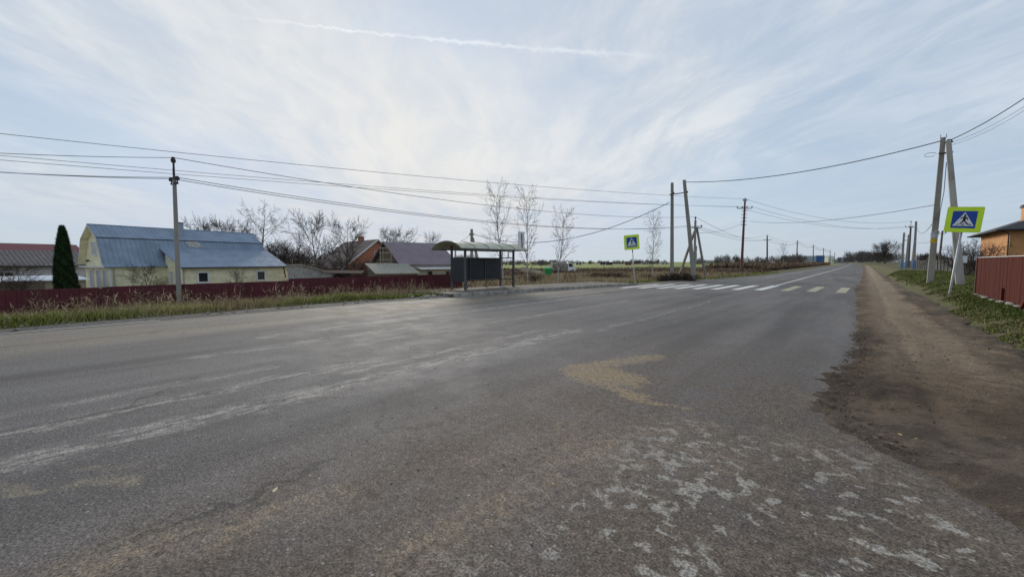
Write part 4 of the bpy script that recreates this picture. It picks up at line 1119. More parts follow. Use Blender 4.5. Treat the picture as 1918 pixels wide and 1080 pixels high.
# grey corrugated fence behind
gx = G(1787, 514, 0.45)
profiled_fence('sheet_fence', gx.x, gx.y - 4.5, gx.y + 60, 1.78, 1.5, 'long weathered grey sheet fence running away behind the A-shaped pole', M['grey_fence'], pitch=0.3, amp=0.03)
dkf = empty('mesh_fence', (gx.x + 0.1, 23.5, 0.35), 0, 'dark overgrown fence section between the red board fence and the grey sheet fence', 'fence')
b = MB(); L = gx.y - 4.8 - 23.5
for i in range(int(L / 0.16)): b.box(0, 0.02, i * 0.16, i * 0.16 + 0.10, 0.25, 1.35)
b.build_each('slats', M['old_pole'], dkf); b = MB(); b.box(-0.05, 0.15, 0, L, -0.1, 0.2); b.build('footing', M['kerb'], dkf)
b = MB(); b.box(0.03, 0.07, 0, L, 1.2, 1.27); b.box(0.03, 0.07, 0, L, 0.4, 0.47); b.build_each('rail', M['old_pole'], dkf)


# ------------------------------------------------------------------ houses
def window(root, face, a, z, w_, h_, off=0.0, curtain=False, fr=0.07, mull=1):
    """face '+x': wall plane x=off looking along +x, a is y; face '-y': wall plane y=off looking along -y, a is x"""
    f = MB(); g_ = MB()
    def bx(m_, a0, a1, z0, z1, d0, d1):
        if face == '+x': m_.box(off + d0, off + d1, a0, a1, z0, z1)
        else: m_.box(a0, a1, off - d1, off - d0, z0, z1)
    bx(f, a, a + fr, z, z + h_, .002, .07); bx(f, a + w_ - fr, a + w_, z, z + h_, .002, .07)
    bx(f, a + fr, a + w_ - fr, z, z + fr, .002, .07); bx(f, a + fr, a + w_ - fr, z + h_ - fr, z + h_, .002, .07)
    for i in range(mull):
        c = a + w_ * (i + 1) / (mull + 1); bx(f, c - .025, c + .025, z + fr, z + h_ - fr, .002, .06)
    fo = f.build('window', M['trim_white'], root)
    bx(g_, a + fr, a + w_ - fr, z + fr, z + h_ - fr, .004, .03); g_.build('pane', M['curtain'] if curtain else M['glass'], fo)
    return fo
def slab(b, p, q, y0, y1, t=0.06):
    """roof slab between profile points p and q (x,z), from y0 to y1"""
    nx_, nz_ = -(q[1] - p[1]), (q[0] - p[0]); l = math.hypot(nx_, nz_); nx_ /= l; nz_ /= l
    if nz_ < 0: nx_, nz_ = -nx_, -nz_
    b.hexa([(p[0], y0, p[1]), (p[0], y1, p[1]), (q[0], y1, q[1]), (q[0], y0, q[1])],
           [(p[0] + nx_ * t, y0, p[1] + nz_ * t), (p[0] + nx_ * t, y1, p[1] + nz_ * t), (q[0] + nx_ * t, y1, q[1] + nz_ * t), (q[0] + nx_ * t, y0, q[1] + nz_ * t)])

HB = AT(205, 497, 38); RZ1 = math.atan2(0.218, 0.976)
H1 = empty('cream_house', (HB.x, HB.y, HB.z - 2.8), RZ1, 'cream-sided house with large blue-grey mansard roof and lean-to behind the wine-red fence', 'house')
b = MB(); b.box(-6.0, 0, 0, 14.2, -0.8, 2.74); b.build('wall', M['cream_siding'], H1)
KN = (-1.05, 5.35); RD = (-3.0, 6.66)
gp = [(-5.95, 2.745), (-0.05, 2.745), (KN[0] - 0.05, KN[1] - 0.08), (RD[0], RD[1] - 0.08), (-6.0 - KN[0] + 0.05, KN[1] - 0.08)]
b = MB(); b.prism(gp, 'y', 0.004, 14.15); b.build('gable_wall', M['cream_siding'], H1)
b = MB()
slab(b, (0.42, 2.62), (0.0, 2.95), -0.5, 14.8); slab(b, (0.0, 2.95), KN, -0.5, 14.8); slab(b, KN, RD, -0.5, 14.8)
K2 = (-6.0 - KN[0], KN[1])
slab(b, RD, K2, -0.5, 14.8); slab(b, K2, (-6.0, 2.95), -0.5, 14.8); slab(b, (-6.0, 2.95), (-6.42, 2.62), -0.5, 14.8)
rf1 = b.build('roof', M['blue_roof'], H1)
b = MB(); b.tube([(KN[0] + .05, -0.5, KN[1] + .07), (KN[0] + .05, 14.8, KN[1] + .07)], 0.045, 4); b.build_each('roof_break_strip', M['dark_steel'], rf1)
b = MB(); b.tube([(RD[0], -0.52, RD[1] + .06), (RD[0], 14.82, RD[1] + .06)], 0.07, 6); b.build('ridge_cap', M['blue_roof'], rf1)
b = MB()   # soffit boards under the gable overhang
for p, q in (((-.10, 2.95), (KN[0] - .10, KN[1])), (KN, RD), (RD, K2), ((K2[0] + .10, K2[1]), (-5.90, 2.95))):
    slab(b, (p[0], p[1] - .085), (q[0], q[1] - .085), -0.52, 0.0, 0.05)
b.build_each('soffit', M['cream_siding'], H1)
b = MB(); b.box(-6.2, 0.25, -0.42, -0.01, 2.60, 2.74); b.box(0.002, 0.20, -0.02, 4.2, 2.60, 2.72); b.build('eaves_band', M['trim_white'], H1)
b = MB(); b.box(-0.09, 0.05, -0.05, 0.09, 0, 2.59); b.build('corner_trim', M['trim_white'], H1)
window(H1, '-y', -3.9, 3.75, 1.3, 1.35, 0.0, curtain=True)
for xx in (-4.8, -3.1, -1.6): window(H1, '-y', xx, 0.6, 0.9, 1.75, 0.0, curtain=True, mull=0)
b = MB(); b.tube([(0.12, 0.25, 2.55), (0.12, 0.25, 0)], 0.05, 6); b.build_each('downpipe', M['galv'], H1)
# lean-to
Y0, Y1, PR = 4.3, 14.6, 3.3
b = MB(); b.prism([(0.01, -0.8), (PR, -0.8), (PR, 2.60), (0.01, 3.9)], 'y', Y0, Y1); b.build('lean_to_wall', M['cream_siding'], H1)
b = MB(); slab(b, (PR + 0.35, 2.56), (-0.62, 4.50), Y0 - 0.25, Y1 + 0.45); lt_ = b.build('lean_to_roof', M['blue_roof'], H1)
b = MB(); b.box(PR + 0.33, PR + 0.47, Y0 - 0.2, Y1 + 0.4, 2.46, 2.56); b.build_each('gutter', M['sign_back'], lt_)
for yy_ in (5.55, 11.4):
    window(H1, '+x', yy_, 0.95, 1.1, 1.2, PR, fr=0.15, mull=0)
window(H1, '-y', 0.9, 0.9, 0.7, 1.3, Y0, curtain=True, mull=0)
b = MB(); b.tube([(PR + .08, Y0 + .1, 2.5), (PR + .08, Y0 + .1, 0)], 0.05, 6); b.build_each('downpipe', M['galv'], H1)
b = MB(); b.box(-2.5, -1.95, 6.35, 6.85, 5.5, 7.35); ch = b.build('chimney', M['grey_shed'], H1)
b = MB(); b.box(-2.62, -1.83, 6.23, 6.97, 7.37, 7.43); b.build('chimney_cap', M['dark_steel'], ch)
b = MB(); rr = random.Random(2)
o_ = [(6.5, 5.3), (7.0, 5.35), (7.6, 5.3), (7.8, 5.1), (8.0, 4.8), (8.2, 4.62), (7.7, 4.72), (7.4, 4.58), (7.0, 4.8), (6.8, 4.6), (6.6, 4.95), (6.45, 5.1)]
def rx(z): return (-(z - 2.95) / (KN[1] - 2.95) * 1.05) if z < KN[1] else KN[0] + (z - KN[1]) / (RD[1] - KN[1]) * (RD[0] - KN[0])
ps = [(rx(z) + .12, y_, z + .04) for y_, z in o_]; b.poly([p for p in ps if p[2] <= KN[1] + .01] if False else [(rx(min(z, 5.30)) + .10, y_, min(z, 5.30) + .05) for y_, z in o_])
b.poly([(KN[0] - .05, 6.5, KN[1] + .10), (KN[0] - .05, 7.6, KN[1] + .10), (-1.55, 7.3, 5.76), (-1.75, 6.9, 5.86), (-1.6, 6.5, 5.79)])
b.build('mortar_stain', mat('lime_stain', (0.42, 0.41, 0.38), 0.9, 0.4, 8, stain=(0.2, 0.24, 0.3)), rf1)
# satellite-like lamp bracket on gable
b = MB(); b.tube([(-4.6, -0.02, 3.2), (-4.4, -0.3, 3.25), (-4.2, -0.4, 3.15)], 0.04, 5); b.blob((-4.5, -0.2, 3.25), 0.11, 1, 6, 4); b.build('wall_lamp', M['dark_steel'], H1)

# snowy slate roof building, left
S0 = AT(158, 496.5, 47); H2 = empty('slate_roof_house', (S0.x, S0.y, S0.z - 2.6), RZ1, 'low pale block house with snow-dusted slate roof at the left edge', 'house')
b = MB(); b.box(-7, 0, -30, 0, -0.8, 2.5); b.build('wall', M['block_wall'], H2)
b = MB(); slab(b, (0.45, 2.52), (-3.5, 4.20), -30.3, 0.4, .07); slab(b, (-3.5, 4.20), (-7.5, 2.5), -30.3, 0.4, .07); rf2 = b.build('roof', M['snow_roof'], H2)
b = MB(); b.box(0.40, 0.55, -30.3, 0.4, 2.40, 2.52); b.build_each('gutter', M['dark_steel'], rf2)
b = MB(); b.tube([(0.3, -11.2, 2.4), (0.06, -11.0, 2.1), (0.06, -11.0, 0.2)], 0.06, 6); b.build_each('downpipe', M['dark_steel'], H2)
for yy_ in (-6.6, -17.0): window(H2, '+x', yy_, 0.55, 1.3, 1.4, 0.0)
S1 = AT(158, 470, 55); H3 = empty('maroon_roof_house', (S1.x, S1.y, -1.4), RZ1, 'long maroon metal roof showing just above the snow-dusted roof', 'house')
b = MB(); b.box(-8, 0, -34, 0, -0.5, 3.3); b.build('wall', M['grey_wall'], H3)
b = MB(); slab(b, (0.5, 3.5), (-4, 5.3), -34, 0.3); slab(b, (-4, 5.3), (-8.5, 3.4), -34, 0.3); b.build('roof', M['maroon_roof'], H3)
# pale wooden shed with a snow line, and dark board fence, behind the thuja
S2 = AT(160, 521, 36); b0 = empty('plank_shed', (S2.x, S2.y, S2.z - 1.6), RZ1, 'low pale plank shed with a thin snow cover beside the thuja', 'shed')
b = MB(); b.box(-3, 0, -7.2, 0, -0.8, 1.45); b.build('wall', M['wood_pale'], b0)
b = MB(); b.hexa([(-3.2, -7.5, 1.75), (0.25, -7.5, 1.46), (0.25, 0.2, 1.46), (-3.2, 0.2, 1.75)], [(-3.2, -7.5, 1.85), (0.25, -7.5, 1.56), (0.25, 0.2, 1.56), (-3.2, 0.2, 1.85)]); b.build('roof', M['snow'], b0)
S3 = AT(83, 524, 33); b0 = empty('plank_fence', (S3.x, S3.y, S3.z - 1.4), RZ1, 'dark brown plank fence in front of the snow-dusted house, left of the thuja', 'fence')
b = MB(); rr = random.Random(8)
for i in range(90): b.box(0, .03, -i * .16 - .15, -i * .16, -0.5, 1.36 + rr.uniform(-.05, .05))
b.build('boards', M['wood_old'], b0)
b = MB(); b.box(-.06, -.01, -14.4, 0, 0.9, 1.0); b.build_each('rail', M['wood_old'], b0)


def quad_house(name, corners, zg, label, walls, roofm, cat='shed', over=0.25, t=0.14):
    """building from the tops of its visible corners; corners: list of world points (roof line)"""
    c0 = corners[0]; root = empty(name, (c0.x, c0.y, zg), 0, label, cat)
    L = [c - Vector((c0.x, c0.y, zg)) for c in corners]
    b = MB(); n = len(L)
    lo = b.pts([(p.x, p.y, -0.6) for p in L]); hi = b.pts([(p.x, p.y, p.z - t) for p in L])
    for i in range(n): b.face((lo + i, lo + (i + 1) % n, hi + (i + 1) % n, hi + i))
    b.face([hi + i for i in range(n)]); b.build('wall', walls, root)
    cen = sum(L, Vector()) / n; b = MB()
    Lo = [p + Vector((p.x - cen.x, p.y - cen.y, 0)).normalized() * over for p in L]
    lo = b.pts([(p.x, p.y, p.z - t + .004) for p in Lo]); hi = b.pts([tuple(p) for p in Lo])
    for i in range(n): b.face((lo + i, lo + (i + 1) % n, hi + (i + 1) % n, hi + i))
    b.face([hi + i for i in range(n)]); b.face([lo + i for i in range(n)][::-1]); b.build('roof', roofm, root)
    return root
A_, B_, C_ = AT(538, 495, 46), AT(566, 494.5, 43), AT(626, 511, 45)
qh = quad_house('grey_shed', [A_, B_, C_, C_ + A_ - B_ + Vector((0, 0, 0.1))], -1.4, 'rendered grey shed with a thin pale roof right of the cream house', M['grey_wall'], M['kerb'])
u = (B_ - A_).normalized(); b = MB(); wb = AT(552, 521, 44.6) - Vector((A_.x, A_.y, -1.4))
ang = math.atan2(u.y, u.x); wroot = MB()
nrm = Vector((u.y, -u.x, 0)); q = A_ + (B_ - A_) * 0.45; q.z = 0; q = q - Vector((A_.x, A_.y, -1.4)); q.z = 0
q = q + nrm * 0.02
wf = MB(); wf.M = Matrix.Translation(q) @ Matrix.Rotation(ang, 4, 'Z')
for (x0, x1, z0, z1) in ((0, .5, 1.3, 1.36), (0, .5, 1.95, 2.0), (0, .06, 1.2, 2.05), (.44, .5, 1.2, 2.05), (0.06, .44, 1.2, 1.26), (0.06, .44, 1.99, 2.05), (0.06, .44, 1.72, 1.77)): wf.box(x0, x1, -.06, 0, z0, z1) if z0 not in (1.3, 1.95) else None
wfo = wf.build('window', M['trim_white'], qh)
wf = MB(); wf.M = Matrix.Translation(q) @ Matrix.Rotation(ang, 4, 'Z'); wf.box(.06, .44, -.02, 0, 1.26, 1.99); wf.build('pane', M['glass'], wfo)


def gable_house(name, ridge_a, ridge_b, W, eave, zg, label, wallm, roofm, cat='house', over=0.4, front=1, gablem=None):
    """ridge_a: near end of the ridge, ridge_b: far end (world points). local +y runs a->b, +x to the right of it"""
    dv = ridge_b - ridge_a; rz = math.atan2(-dv.x, dv.y); L = math.hypot(dv.x, dv.y)
    root = empty(name, (ridge_a.x, ridge_a.y, zg), rz, label, cat)
    zr = (ridge_a.z + ridge_b.z) / 2 - zg; ze = eave - zg; w2 = W / 2
    b = MB(); b.box(-w2, w2, 0.0, L, -0.6, ze - .02); b.build('wall', wallm, root)
    b = MB(); b.prism([(-w2 + .01, ze - .01), (w2 - .01, ze - .01), (0, zr - .06)], 'y', 0.004, L - .004); b.build('gable_wall', gablem or wallm, root)
    b = MB(); k = over / w2 * (zr - ze)
    slab(b, (w2 + over, ze - k), (0, zr), -over, L + over, .08); slab(b, (-w2 - over, ze - k), (0, zr), -over, L + over, .08)
    r_ = b.build('roof', roofm, root)
    b = MB()
    for yy_ in (-over - .03, L + over): 
        for s in (-1, 1): slab(b, (s * (w2 + over), ze - k - .12), (0, zr - .12), yy_, yy_ + .03, .2)
    b.build_each('verge_board', roofm if name.startswith('purple') else M['trim_white'], r_)
    return root, L, zr, ze
# brown-roofed brick house: its gable looks to the right
H4, L4, zr4, ze4 = gable_house('brick_house', AT(706, 449, 60), AT(648, 453.5, 68), 10.0, 0.9, -1.6, 'red brick house with steep brown roof and a small attic window, behind bare trees', M['red_brick'], M['brown_roof'])
window(H4, '-y', -0.45, zr4 - 2.6, 0.9, 0.9, 0.0, mull=0)
b = MB(); b.box(-0.35, 0.35, 5.0, 5.7, zr4 - .5, zr4 + 0.7); b.build('chimney', M['red_brick'], H4)
# purple-roofed house
H5, L5, zr5, ze5 = gable_house('purple_roof_house', AT(724, 453.5, 50), AT(818, 456.5, 54.4), 8.6, 1.45, -1.5, 'house with dark purple metal roof behind the fence, left of the bus shelter', M['pale_wall'], M['purple_roof'], over=0.45, gablem=M['wood_old'])
w2 = 4.3
for yy_, wd in ((3.1, 0.9), (5.6, 1.3)): window(H5, '+x', yy_, 0.6, wd, 1.5, w2, mull=1 if wd > 1 else 0, fr=0.14)
b = MB(); b.box(w2 + .003, w2 + .02, 7.3, L5, -0.6, ze5 - .1); b.build('wall_cladding', M['grey_wall'], H5)
b = MB(); b.hexa([(w2 + .02, 1.6, 2.38), (w2 + 1.5, 1.6, 2.22), (w2 + 1.5, 7.2, 2.22), (w2 + .02, 7.2, 2.38)], [(w2 + .02, 1.6, 2.48), (w2 + 1.5, 1.6, 2.30), (w2 + 1.5, 7.2, 2.30), (w2 + .02, 7.2, 2.48)]); b.build('canopy', M['trim_white'], H5)
b = MB(); b.tube([(w2 + .25, 7.0, 1.0), (w2 + .25, 7.0, 5.0)], 0.11, 8); fl = b.build('flue_pipe', M['galv'], H5)
b = MB(); b.tube([(w2 + .25, 7.0, 5.02), (w2 + .25, 7.0, 5.15), (w2 + .25, 7.0, 5.35)], [0.22, 0.16, 0.20], 8); b.build('flue_cap', M['galv'], fl)
# scaffold of pale timber by its gable
SF0 = AT(712, 497, 47); SFR = empty('timber_scaffold', (SF0.x, SF0.y, -1.4), TH, 'pale timber scaffold frame standing before the gable of the purple-roofed house', 'scaffold')
b = MB()
for xx in (0, 1.25):
    for yy_ in (0, 1.0): b.box(xx, xx + .07, yy_, yy_ + .07, 0, 4.7 - .25 * xx)
b.build_each('upright', M['wood_pale'], SFR)
b = MB()
for z in (1.7, 2.5, 3.2, 4.0, 4.55):
    b.box(-.08, 1.42, -.03, -.002, z, z + .08); b.box(-.03, -.002, 0, 1.05, z, z + .08)
b.build_each('crossbar', M['wood_pale'], SFR)
b = MB()
for z in (3.0,): b.box(.0, 1.35, .08, .98, z, z + .05)
b.build('deck', M['wood_old'], SFR)
# long slate shed roof behind the fence
p1, p2 = AT(706, 512, 40), AT(783, 511, 44)
qs = quad_house('slate_shed', [p1, p2, p2 + Vector((-3.2, 0.8, 1.0)), p1 + Vector((-3.2, 0.8, 1.0))], -1.3, 'long low shed with worn slate-sheet roof just above the wine-red fence', M['wood_old'], M['slate'], t=0.1)
# dark lean woodpile shelter
wp = AT(645, 524, 36); WPR = empty('woodpile', (wp.x, wp.y, -1.2), TH + .15, 'dark heap of firewood and planks under a sagging cover behind the wine-red fence', 'woodpile')
rr = random.Random(11); b = MB()
for i in range(150):
    x = rr.uniform(-1.5, 1.5); z = rr.uniform(0, 1.75 - 0.25 * abs(x)); y_ = rr.uniform(-.5, .5); a = rr.uniform(-.35, .35); l = rr.uniform(.5, 1.3)
    b.tube([(x - l / 2, y_, z - a * l / 2), (x + l / 2, y_ + rr.uniform(-.2, .2), z + a * l / 2)], rr.uniform(.03, .08), 5)
tag(b.build('logs', M['twig_dark'], WPR), kind='stuff')
b = MB(); b.hexa([(-1.75, -.6, 1.78), (1.6, -.6, 1.72), (1.6, .7, 1.95), (-1.75, .7, 2.0)], [(-1.75, -.6, 1.84), (1.6, -.6, 1.78), (1.6, .7, 2.0), (-1.75, .7, 2.06)]); b.build('cover', M['twig_dark'], WPR)

# orange brick house, right
H6 = empty('orange_house', (10.0, 58.5, 0.2), 0, 'two-storey orange brick house with dark hipped roof at the right edge', 'house')
b = MB(); b.box(0, 13, 0, 12.5, -0.5, 4.35); b.build('wall', M['orange_brick'], H6)
b = MB(); E0 = 0.9; ez = 4.38
cs = [(-E0, -E0), (13 + E0, -E0), (13 + E0, 12.5 + E0), (-E0, 12.5 + E0)]; r0, r1 = (6.2, 6.25, 7.5), (7.0, 6.25, 7.5)
e4 = [(x, y_, ez) for x, y_ in cs]
for pl in ((e4[0], e4[1], r1, r0), (e4[1], e4[2], r1), (e4[2], e4[3], r0, r1), (e4[3], e4[0], r0), tuple(e4[::-1])): b.poly(pl)
for i in range(4):
    p, q = e4[i], e4[(i + 1) % 4]
    b.hexa([(p[0], p[1], ez - .16), (q[0], q[1], ez - .16), (q[0] * .99 + .05, q[1] * .99 + .05, ez - .16), (p[0] * .99 + .05, p[1] * .99 + .05, ez - .16)], [p, q, (q[0] * .99 + .05, q[1] * .99 + .05, ez - .002), (p[0] * .99 + .05, p[1] * .99 + .05, ez - .002)])
rf6 = b.build('roof', M['roof_dark'], H6)
b = MB(); b.box(1.2, 2.2, 2.6, 3.7, 4.8, 6.55); ch = b.build('chimney', M['orange_brick'], H6)
b = MB(); b.box(1.08, 2.32, 2.48, 3.82, 6.56, 6.62); b.box(1.12, 2.28, 2.52, 3.78, 6.74, 6.80)
for x_, y_ in ((1.15, 2.55), (2.2, 2.55), (1.15, 3.7), (2.2, 3.7)): b.box(x_, x_ + .05, y_, y_ + .05, 6.62, 6.74)
b.build('chimney_cap', M['dark_steel'], ch)
b = MB(); b.tube([(-.75, -.75, 4.28), (-.1, -.1, 3.95), (-.06, -.06, 0)], 0.055, 6); b.build_each('downpipe', M['dark_steel'], H6)
window(H6, '+x', 0, 0, .1, .1, -60) if False else None
b = MB(); b.tube([(-E0 - .06, -E0, 4.30), (-E0 - .06, 12.5 + E0, 4.30)], 0.07, 6); b.tube([(-E0, -E0 - .06, 4.30), (13 + E0, -E0 - .06, 4.30)], 0.07, 6); b.build_each('gutter', M['dark_steel'], rf6)


# ------------------------------------------------------------------ trees
def branch(mb, p, d_, L, r, lev, cfg, rnd):
    """tapered, slightly wandering limb with side limbs; cfg[lev] = (n side limbs, length factor, angle, wobble, droop, sides, start)"""
    nc, lf, ang, wob, droop, sides, st = cfg[lev]
    ns = 5 if lev == 0 else (4 if lev == 1 else 3)
    pts_ = [p.copy()]; dirs = [d_.copy()]; cur = p.copy(); dd = d_.copy()
    for i in range(ns):
        dd = (dd + Vector((rnd.gauss(0, wob), rnd.gauss(0, wob), rnd.gauss(0, wob) + droop))).normalized()
        cur = cur + dd * (L / ns); pts_.append(cur.copy()); dirs.append(dd.copy())
    rs = [r * (1 - 0.82 * i / ns) for i in range(ns + 1)]
    mb.tube(pts_, rs, sides, cap=False)
    if lev + 1 >= len(cfg): return
    for j in range(nc):
        t = st + (1 - st) * (j + rnd.random()) / nc; t = min(t, 0.98)
        f = t * ns; i = min(ns - 1, int(f)); q = pts_[i].lerp(pts_[i + 1], f - i); bd = dirs[i + 1]
        az_ = rnd.uniform(0, 2 * math.pi) if lev == 0 else rnd.choice((0, math.pi)) + rnd.gauss(0, .9)
        side = bd.cross(Vector((math.cos(az_), math.sin(az_), 0.3))).normalized()
        a = R(ang) * rnd.uniform(.7, 1.3)
        nd_ = (bd * math.cos(a) + side * math.sin(a)).normalized()
        ll = L * lf * rnd.uniform(.6, 1.15) * (1.0 - 0.55 * t if lev == 0 else 1 - 0.4 * t)
        branch(mb, q, nd_, ll, max(r * (1 - .8 * t) * 0.55, cfg_min), lev + 1, cfg, rnd)
cfg_min = 0.004
def make_tree(name, H_, r, cfg, seed, barkm, twigm, stems=1, spread=0.0, minr=0.004):
    """unit prototype standing at the origin; trunk and crown are parts"""
    global cfg_min
    cfg_min = minr; rnd = random.Random(seed)
    root = empty(name, (0, 0, 0)); tr_ = MB(); cr = MB()
    for s in range(stems):
        az_ = 2 * math.pi * s / max(1, stems) + rnd.uniform(-.4, .4); tilt = spread * (1 if stems == 1 else rnd.uniform(.3, 1.0))
        d0 = Vector((math.cos(az_) * math.sin(tilt), math.sin(az_) * math.sin(tilt), math.cos(tilt)))
        n = 9; pts_ = [Vector((math.cos(az_) * 0.05 * (stems > 1), math.sin(az_) * 0.05 * (stems > 1), -0.25))]; dd = d0.copy(); L = H_ * (1 if stems == 1 else rnd.uniform(.75, 1))
        for i in range(n):
            dd = (dd + Vector((rnd.gauss(0, .05), rnd.gauss(0, .05), .05))).normalized(); pts_.append(pts_[-1] + dd * (L / n))
        rs = [r * (1.25 if i == 0 else 1) * (1 - .93 * i / n) + .003 for i in range(n + 1)]
        tr_.tube(pts_, rs, 7 if stems < 4 else 5, cap=False)
        nc, lf, ang, wob, droop, sides, st = cfg[0]
        for j in range(nc):
            t = st + (0.97 - st) * (j + rnd.random()) / nc; f = t * n; i = min(n - 1, int(f)); q = pts_[i].lerp(pts_[i + 1], f - i)
            a2 = j * 2.4 + rnd.uniform(-.5, .5); a = R(ang) * rnd.uniform(.75, 1.25)
            bd = (pts_[i + 1] - pts_[i]).normalized(); sd = bd.cross(Vector((math.cos(a2), math.sin(a2), .1))).normalized()
            prof = math.sin(math.pi * min(1, max(.12, (t - st) / (1 - st) * .86 + .14))) ** .6
            branch(cr, q, (bd * math.cos(a) + sd * math.sin(a)).normalized(), H_ * lf * rnd.uniform(.75, 1.15) * (.35 + .65 * prof), max(r * (1 - .85 * t) * .5, minr * 1.5), 1, cfg, rnd)
    tr_.build('trunk', barkm, root, smooth=True); cr.build('crown', twigm, root)
    return root
BIRCH = [(24, .30, 36, .05, .03, 7, .16), (8, .48, 36, .07, .03, 4, .15), (6, .45, 34, .10, -.05, 3, .1), (0, 0, 0, .10, -.08, 3, 0)]
ROUND = [(20, .55, 46, .06, .05, 7, .18), (11, .52, 38, .09, .05, 4, .2), (9, .45, 36, .12, .04, 3, .15), (0, 0, 0, .1, .02, 3, 0)]
SHRUB = [(9, .45, 40, .08, .04, 5, .12), (7, .5, 42, .12, .03, 3, .1), (5, .45, 40, .14, .0, 3, .1), (0, 0, 0, .1, 0, 3, 0)]
OLDB = [(22, .42, 50, .10, .0, 7, .25), (9, .5, 45, .12, -.06, 4, .2), (7, .5, 45, .12, -.16, 3, .1), (0, 0, 0, .1, -.25, 3, 0)]
protos = {
    'birch': make_tree('young_birch', 7.0, 0.065, BIRCH, 21, M['birch'], M['birch_twig'], minr=.0075),
    'birch2': make_tree('young_birch', 7.0, 0.06, BIRCH, 33, M['birch'], M['birch_twig'], minr=.0075),
    'round': make_tree('bare_tree', 7.0, 0.13, ROUND, 5, M['bark'], M['twig'], minr=.014),
    'round2': make_tree('bare_tree', 7.0, 0.12, ROUND, 8, M['bark'], M['twig_dark'], stems=2, spread=.3, minr=.012),
    'old': make_tree('weeping_birch', 9.0, 0.16, OLDB, 12, M['bark'], M['twig_dark'], minr=.012),
    'shrub': make_tree('bare_shrub', 2.6, 0.030, SHRUB, 15, M['twig'], M['twig'], stems=9, spread=.75, minr=.006),
    'shrub_dark': make_tree('dark_shrub', 1.4, 0.014, SHRUB, 19, M['twig_dark'], M['twig_dark'], stems=12, spread=.9, minr=.006),
    'bigbush': make_tree('spreading_tree', 6.5, 0.10, ROUND, 41, M['bark'], M['twig'], stems=5, spread=.75, minr=.012),
}
USED = set()
def plant(kind, px, py_base, py_top, D, label, cat='bare tree', group=None, wid=1.0, name=None, rz=None):
    base = AT(px, py_base, D); top = AT(px, py_top, D); base.z = min(base.z, hgt(base.x, base.y) + 0.05) if D < 120 else base.z
    H0 = {'birch': 7.0, 'birch2': 7.0, 'round': 7.6, 'round2': 7.6, 'old': 9.0, 'shrub': 3.1, 'shrub_dark': 1.7, 'bigbush': 7.2}[kind]
    o = protos[kind]
    if kind in USED: o = copy_tree(o)
    USED.add(kind)
    s = (top.z - base.z) / H0; o.location = base; o.scale = (s * wid, s * wid, s)
    o.rotation_euler = (0, 0, (px * 1.37) % 6.28 if rz is None else rz)
    if name: o.name = name
    tag(o, label, cat, group)
    return o
gb = 'young birches on the far verge'
plant('birch', 944, 528, 349, 27, 'tall young white-stemmed birch rising right behind the shelter roof', 'birch', gb, .85)
plant('birch2', 990, 532, 356, 27.5, 'young birch second from the shelter, beside the bus stop plate', 'birch', gb, .85)
plant('birch', 1044, 530, 393, 29, 'shorter birch in front of the white van', 'birch', gb, 1.0, rz=2.2)
plant('birch2', 1222, 518, 400, 40, 'slender bare birch between the small crossing sign and the twin poles', 'birch', gb, .95, rz=1.0)
plant('birch', 1467, 500, 456, 88, 'small pale birch beside the first pole of the receding row', 'birch', gb, .9, rz=4.0)
plant('birch', 1446, 492, 462, 150, 'tiny distant birch left of the thin receding poles', 'birch', gb, .9, rz=5.0) if False else None
gt = 'bare garden trees behind the fences'
plant('old', 489, 500, 391, 58, 'weeping bare birch rising above the right end of the blue-grey roof', 'bare tree', gt, .95)
plant('round', 596, 505, 407, 50, 'rounded bare tree left of the pair above the grey shed', 'bare tree', gt, 1.0)
plant('round', 646, 505, 417, 54, 'bare tree right of the rounded one, overlapping the brown roof', 'bare tree', gt, 1.05, rz=2.0)
for i, (px, yb, yt, D, wd, lab) in enumerate(((395, 480, 418, 75, 1.1, 'leftmost bare treetop behind the blue-grey ridge'), (425, 480, 416, 78, 1.2, 'bare treetop in the middle behind the blue-grey ridge'), (448, 480, 424, 76, 1.0, 'bare treetop at the right end behind the blue-grey ridge'),
                                      (724, 480, 432, 85, 1.1, 'bare treetop between the brown and purple roofs'), (752, 480, 433, 88, 1.2, 'bare treetop behind the purple roof ridge'), (815, 500, 440, 90, .8, 'faint bare tree between the purple roof and the shelter'))):
    plant('round', px, yb, yt, D, lab, 'bare tree', gt, wd, rz=i * 1.1)
for i, (px, yb, yt, D, wd, lab) in enumerate(((512, 500, 450, 60, .9, 'dark bare tree just right of the weeping birch'), (534, 502, 445, 66, 1.0, 'dark bare tree in the clump above the grey shed'), (553, 502, 455, 62, 1.0, 'low dark bare tree at the right of the clump above the grey shed'),
                                      (570, 503, 468, 58, 1.2, 'low bush-like tree at the foot of the rounded bare tree'))):
    plant('round2', px, yb, yt, D, lab, 'bare tree', gt, wd)
for i, (px, yb, yt, D, wd, lab) in enumerate(((625, 512, 462, 46, 1.3, 'grey thicket shrub under the brown roof, left'), (660, 512, 466, 44, 1.4, 'grey thicket shrub below the brown roof, middle'), (690, 512, 474, 44, 1.3, 'grey thicket shrub before the brick gable'),
                                      (584, 510, 480, 60, 1.2, 'grey thicket shrub above the grey shed roof'))):
    plant('shrub', px, yb, yt, D, lab, 'shrub', 'grey thicket shrubs behind the fence', wd)
gs = 'small garden fruit trees before the cream house'
plant('round', 282, 555, 500, 28, 'small bare fruit tree against the cream wall left of the power pole', 'fruit tree', gs, 1.5, rz=.4)
plant('round', 440, 548, 508, 24, 'small bare sapling between the two lean-to windows', 'fruit tree', gs, .9, rz=3)
plant('round', 38, 545, 500, 31, 'tangled bare fruit tree before the snow-dusted house', 'fruit tree', gs, 1.5, rz=5)
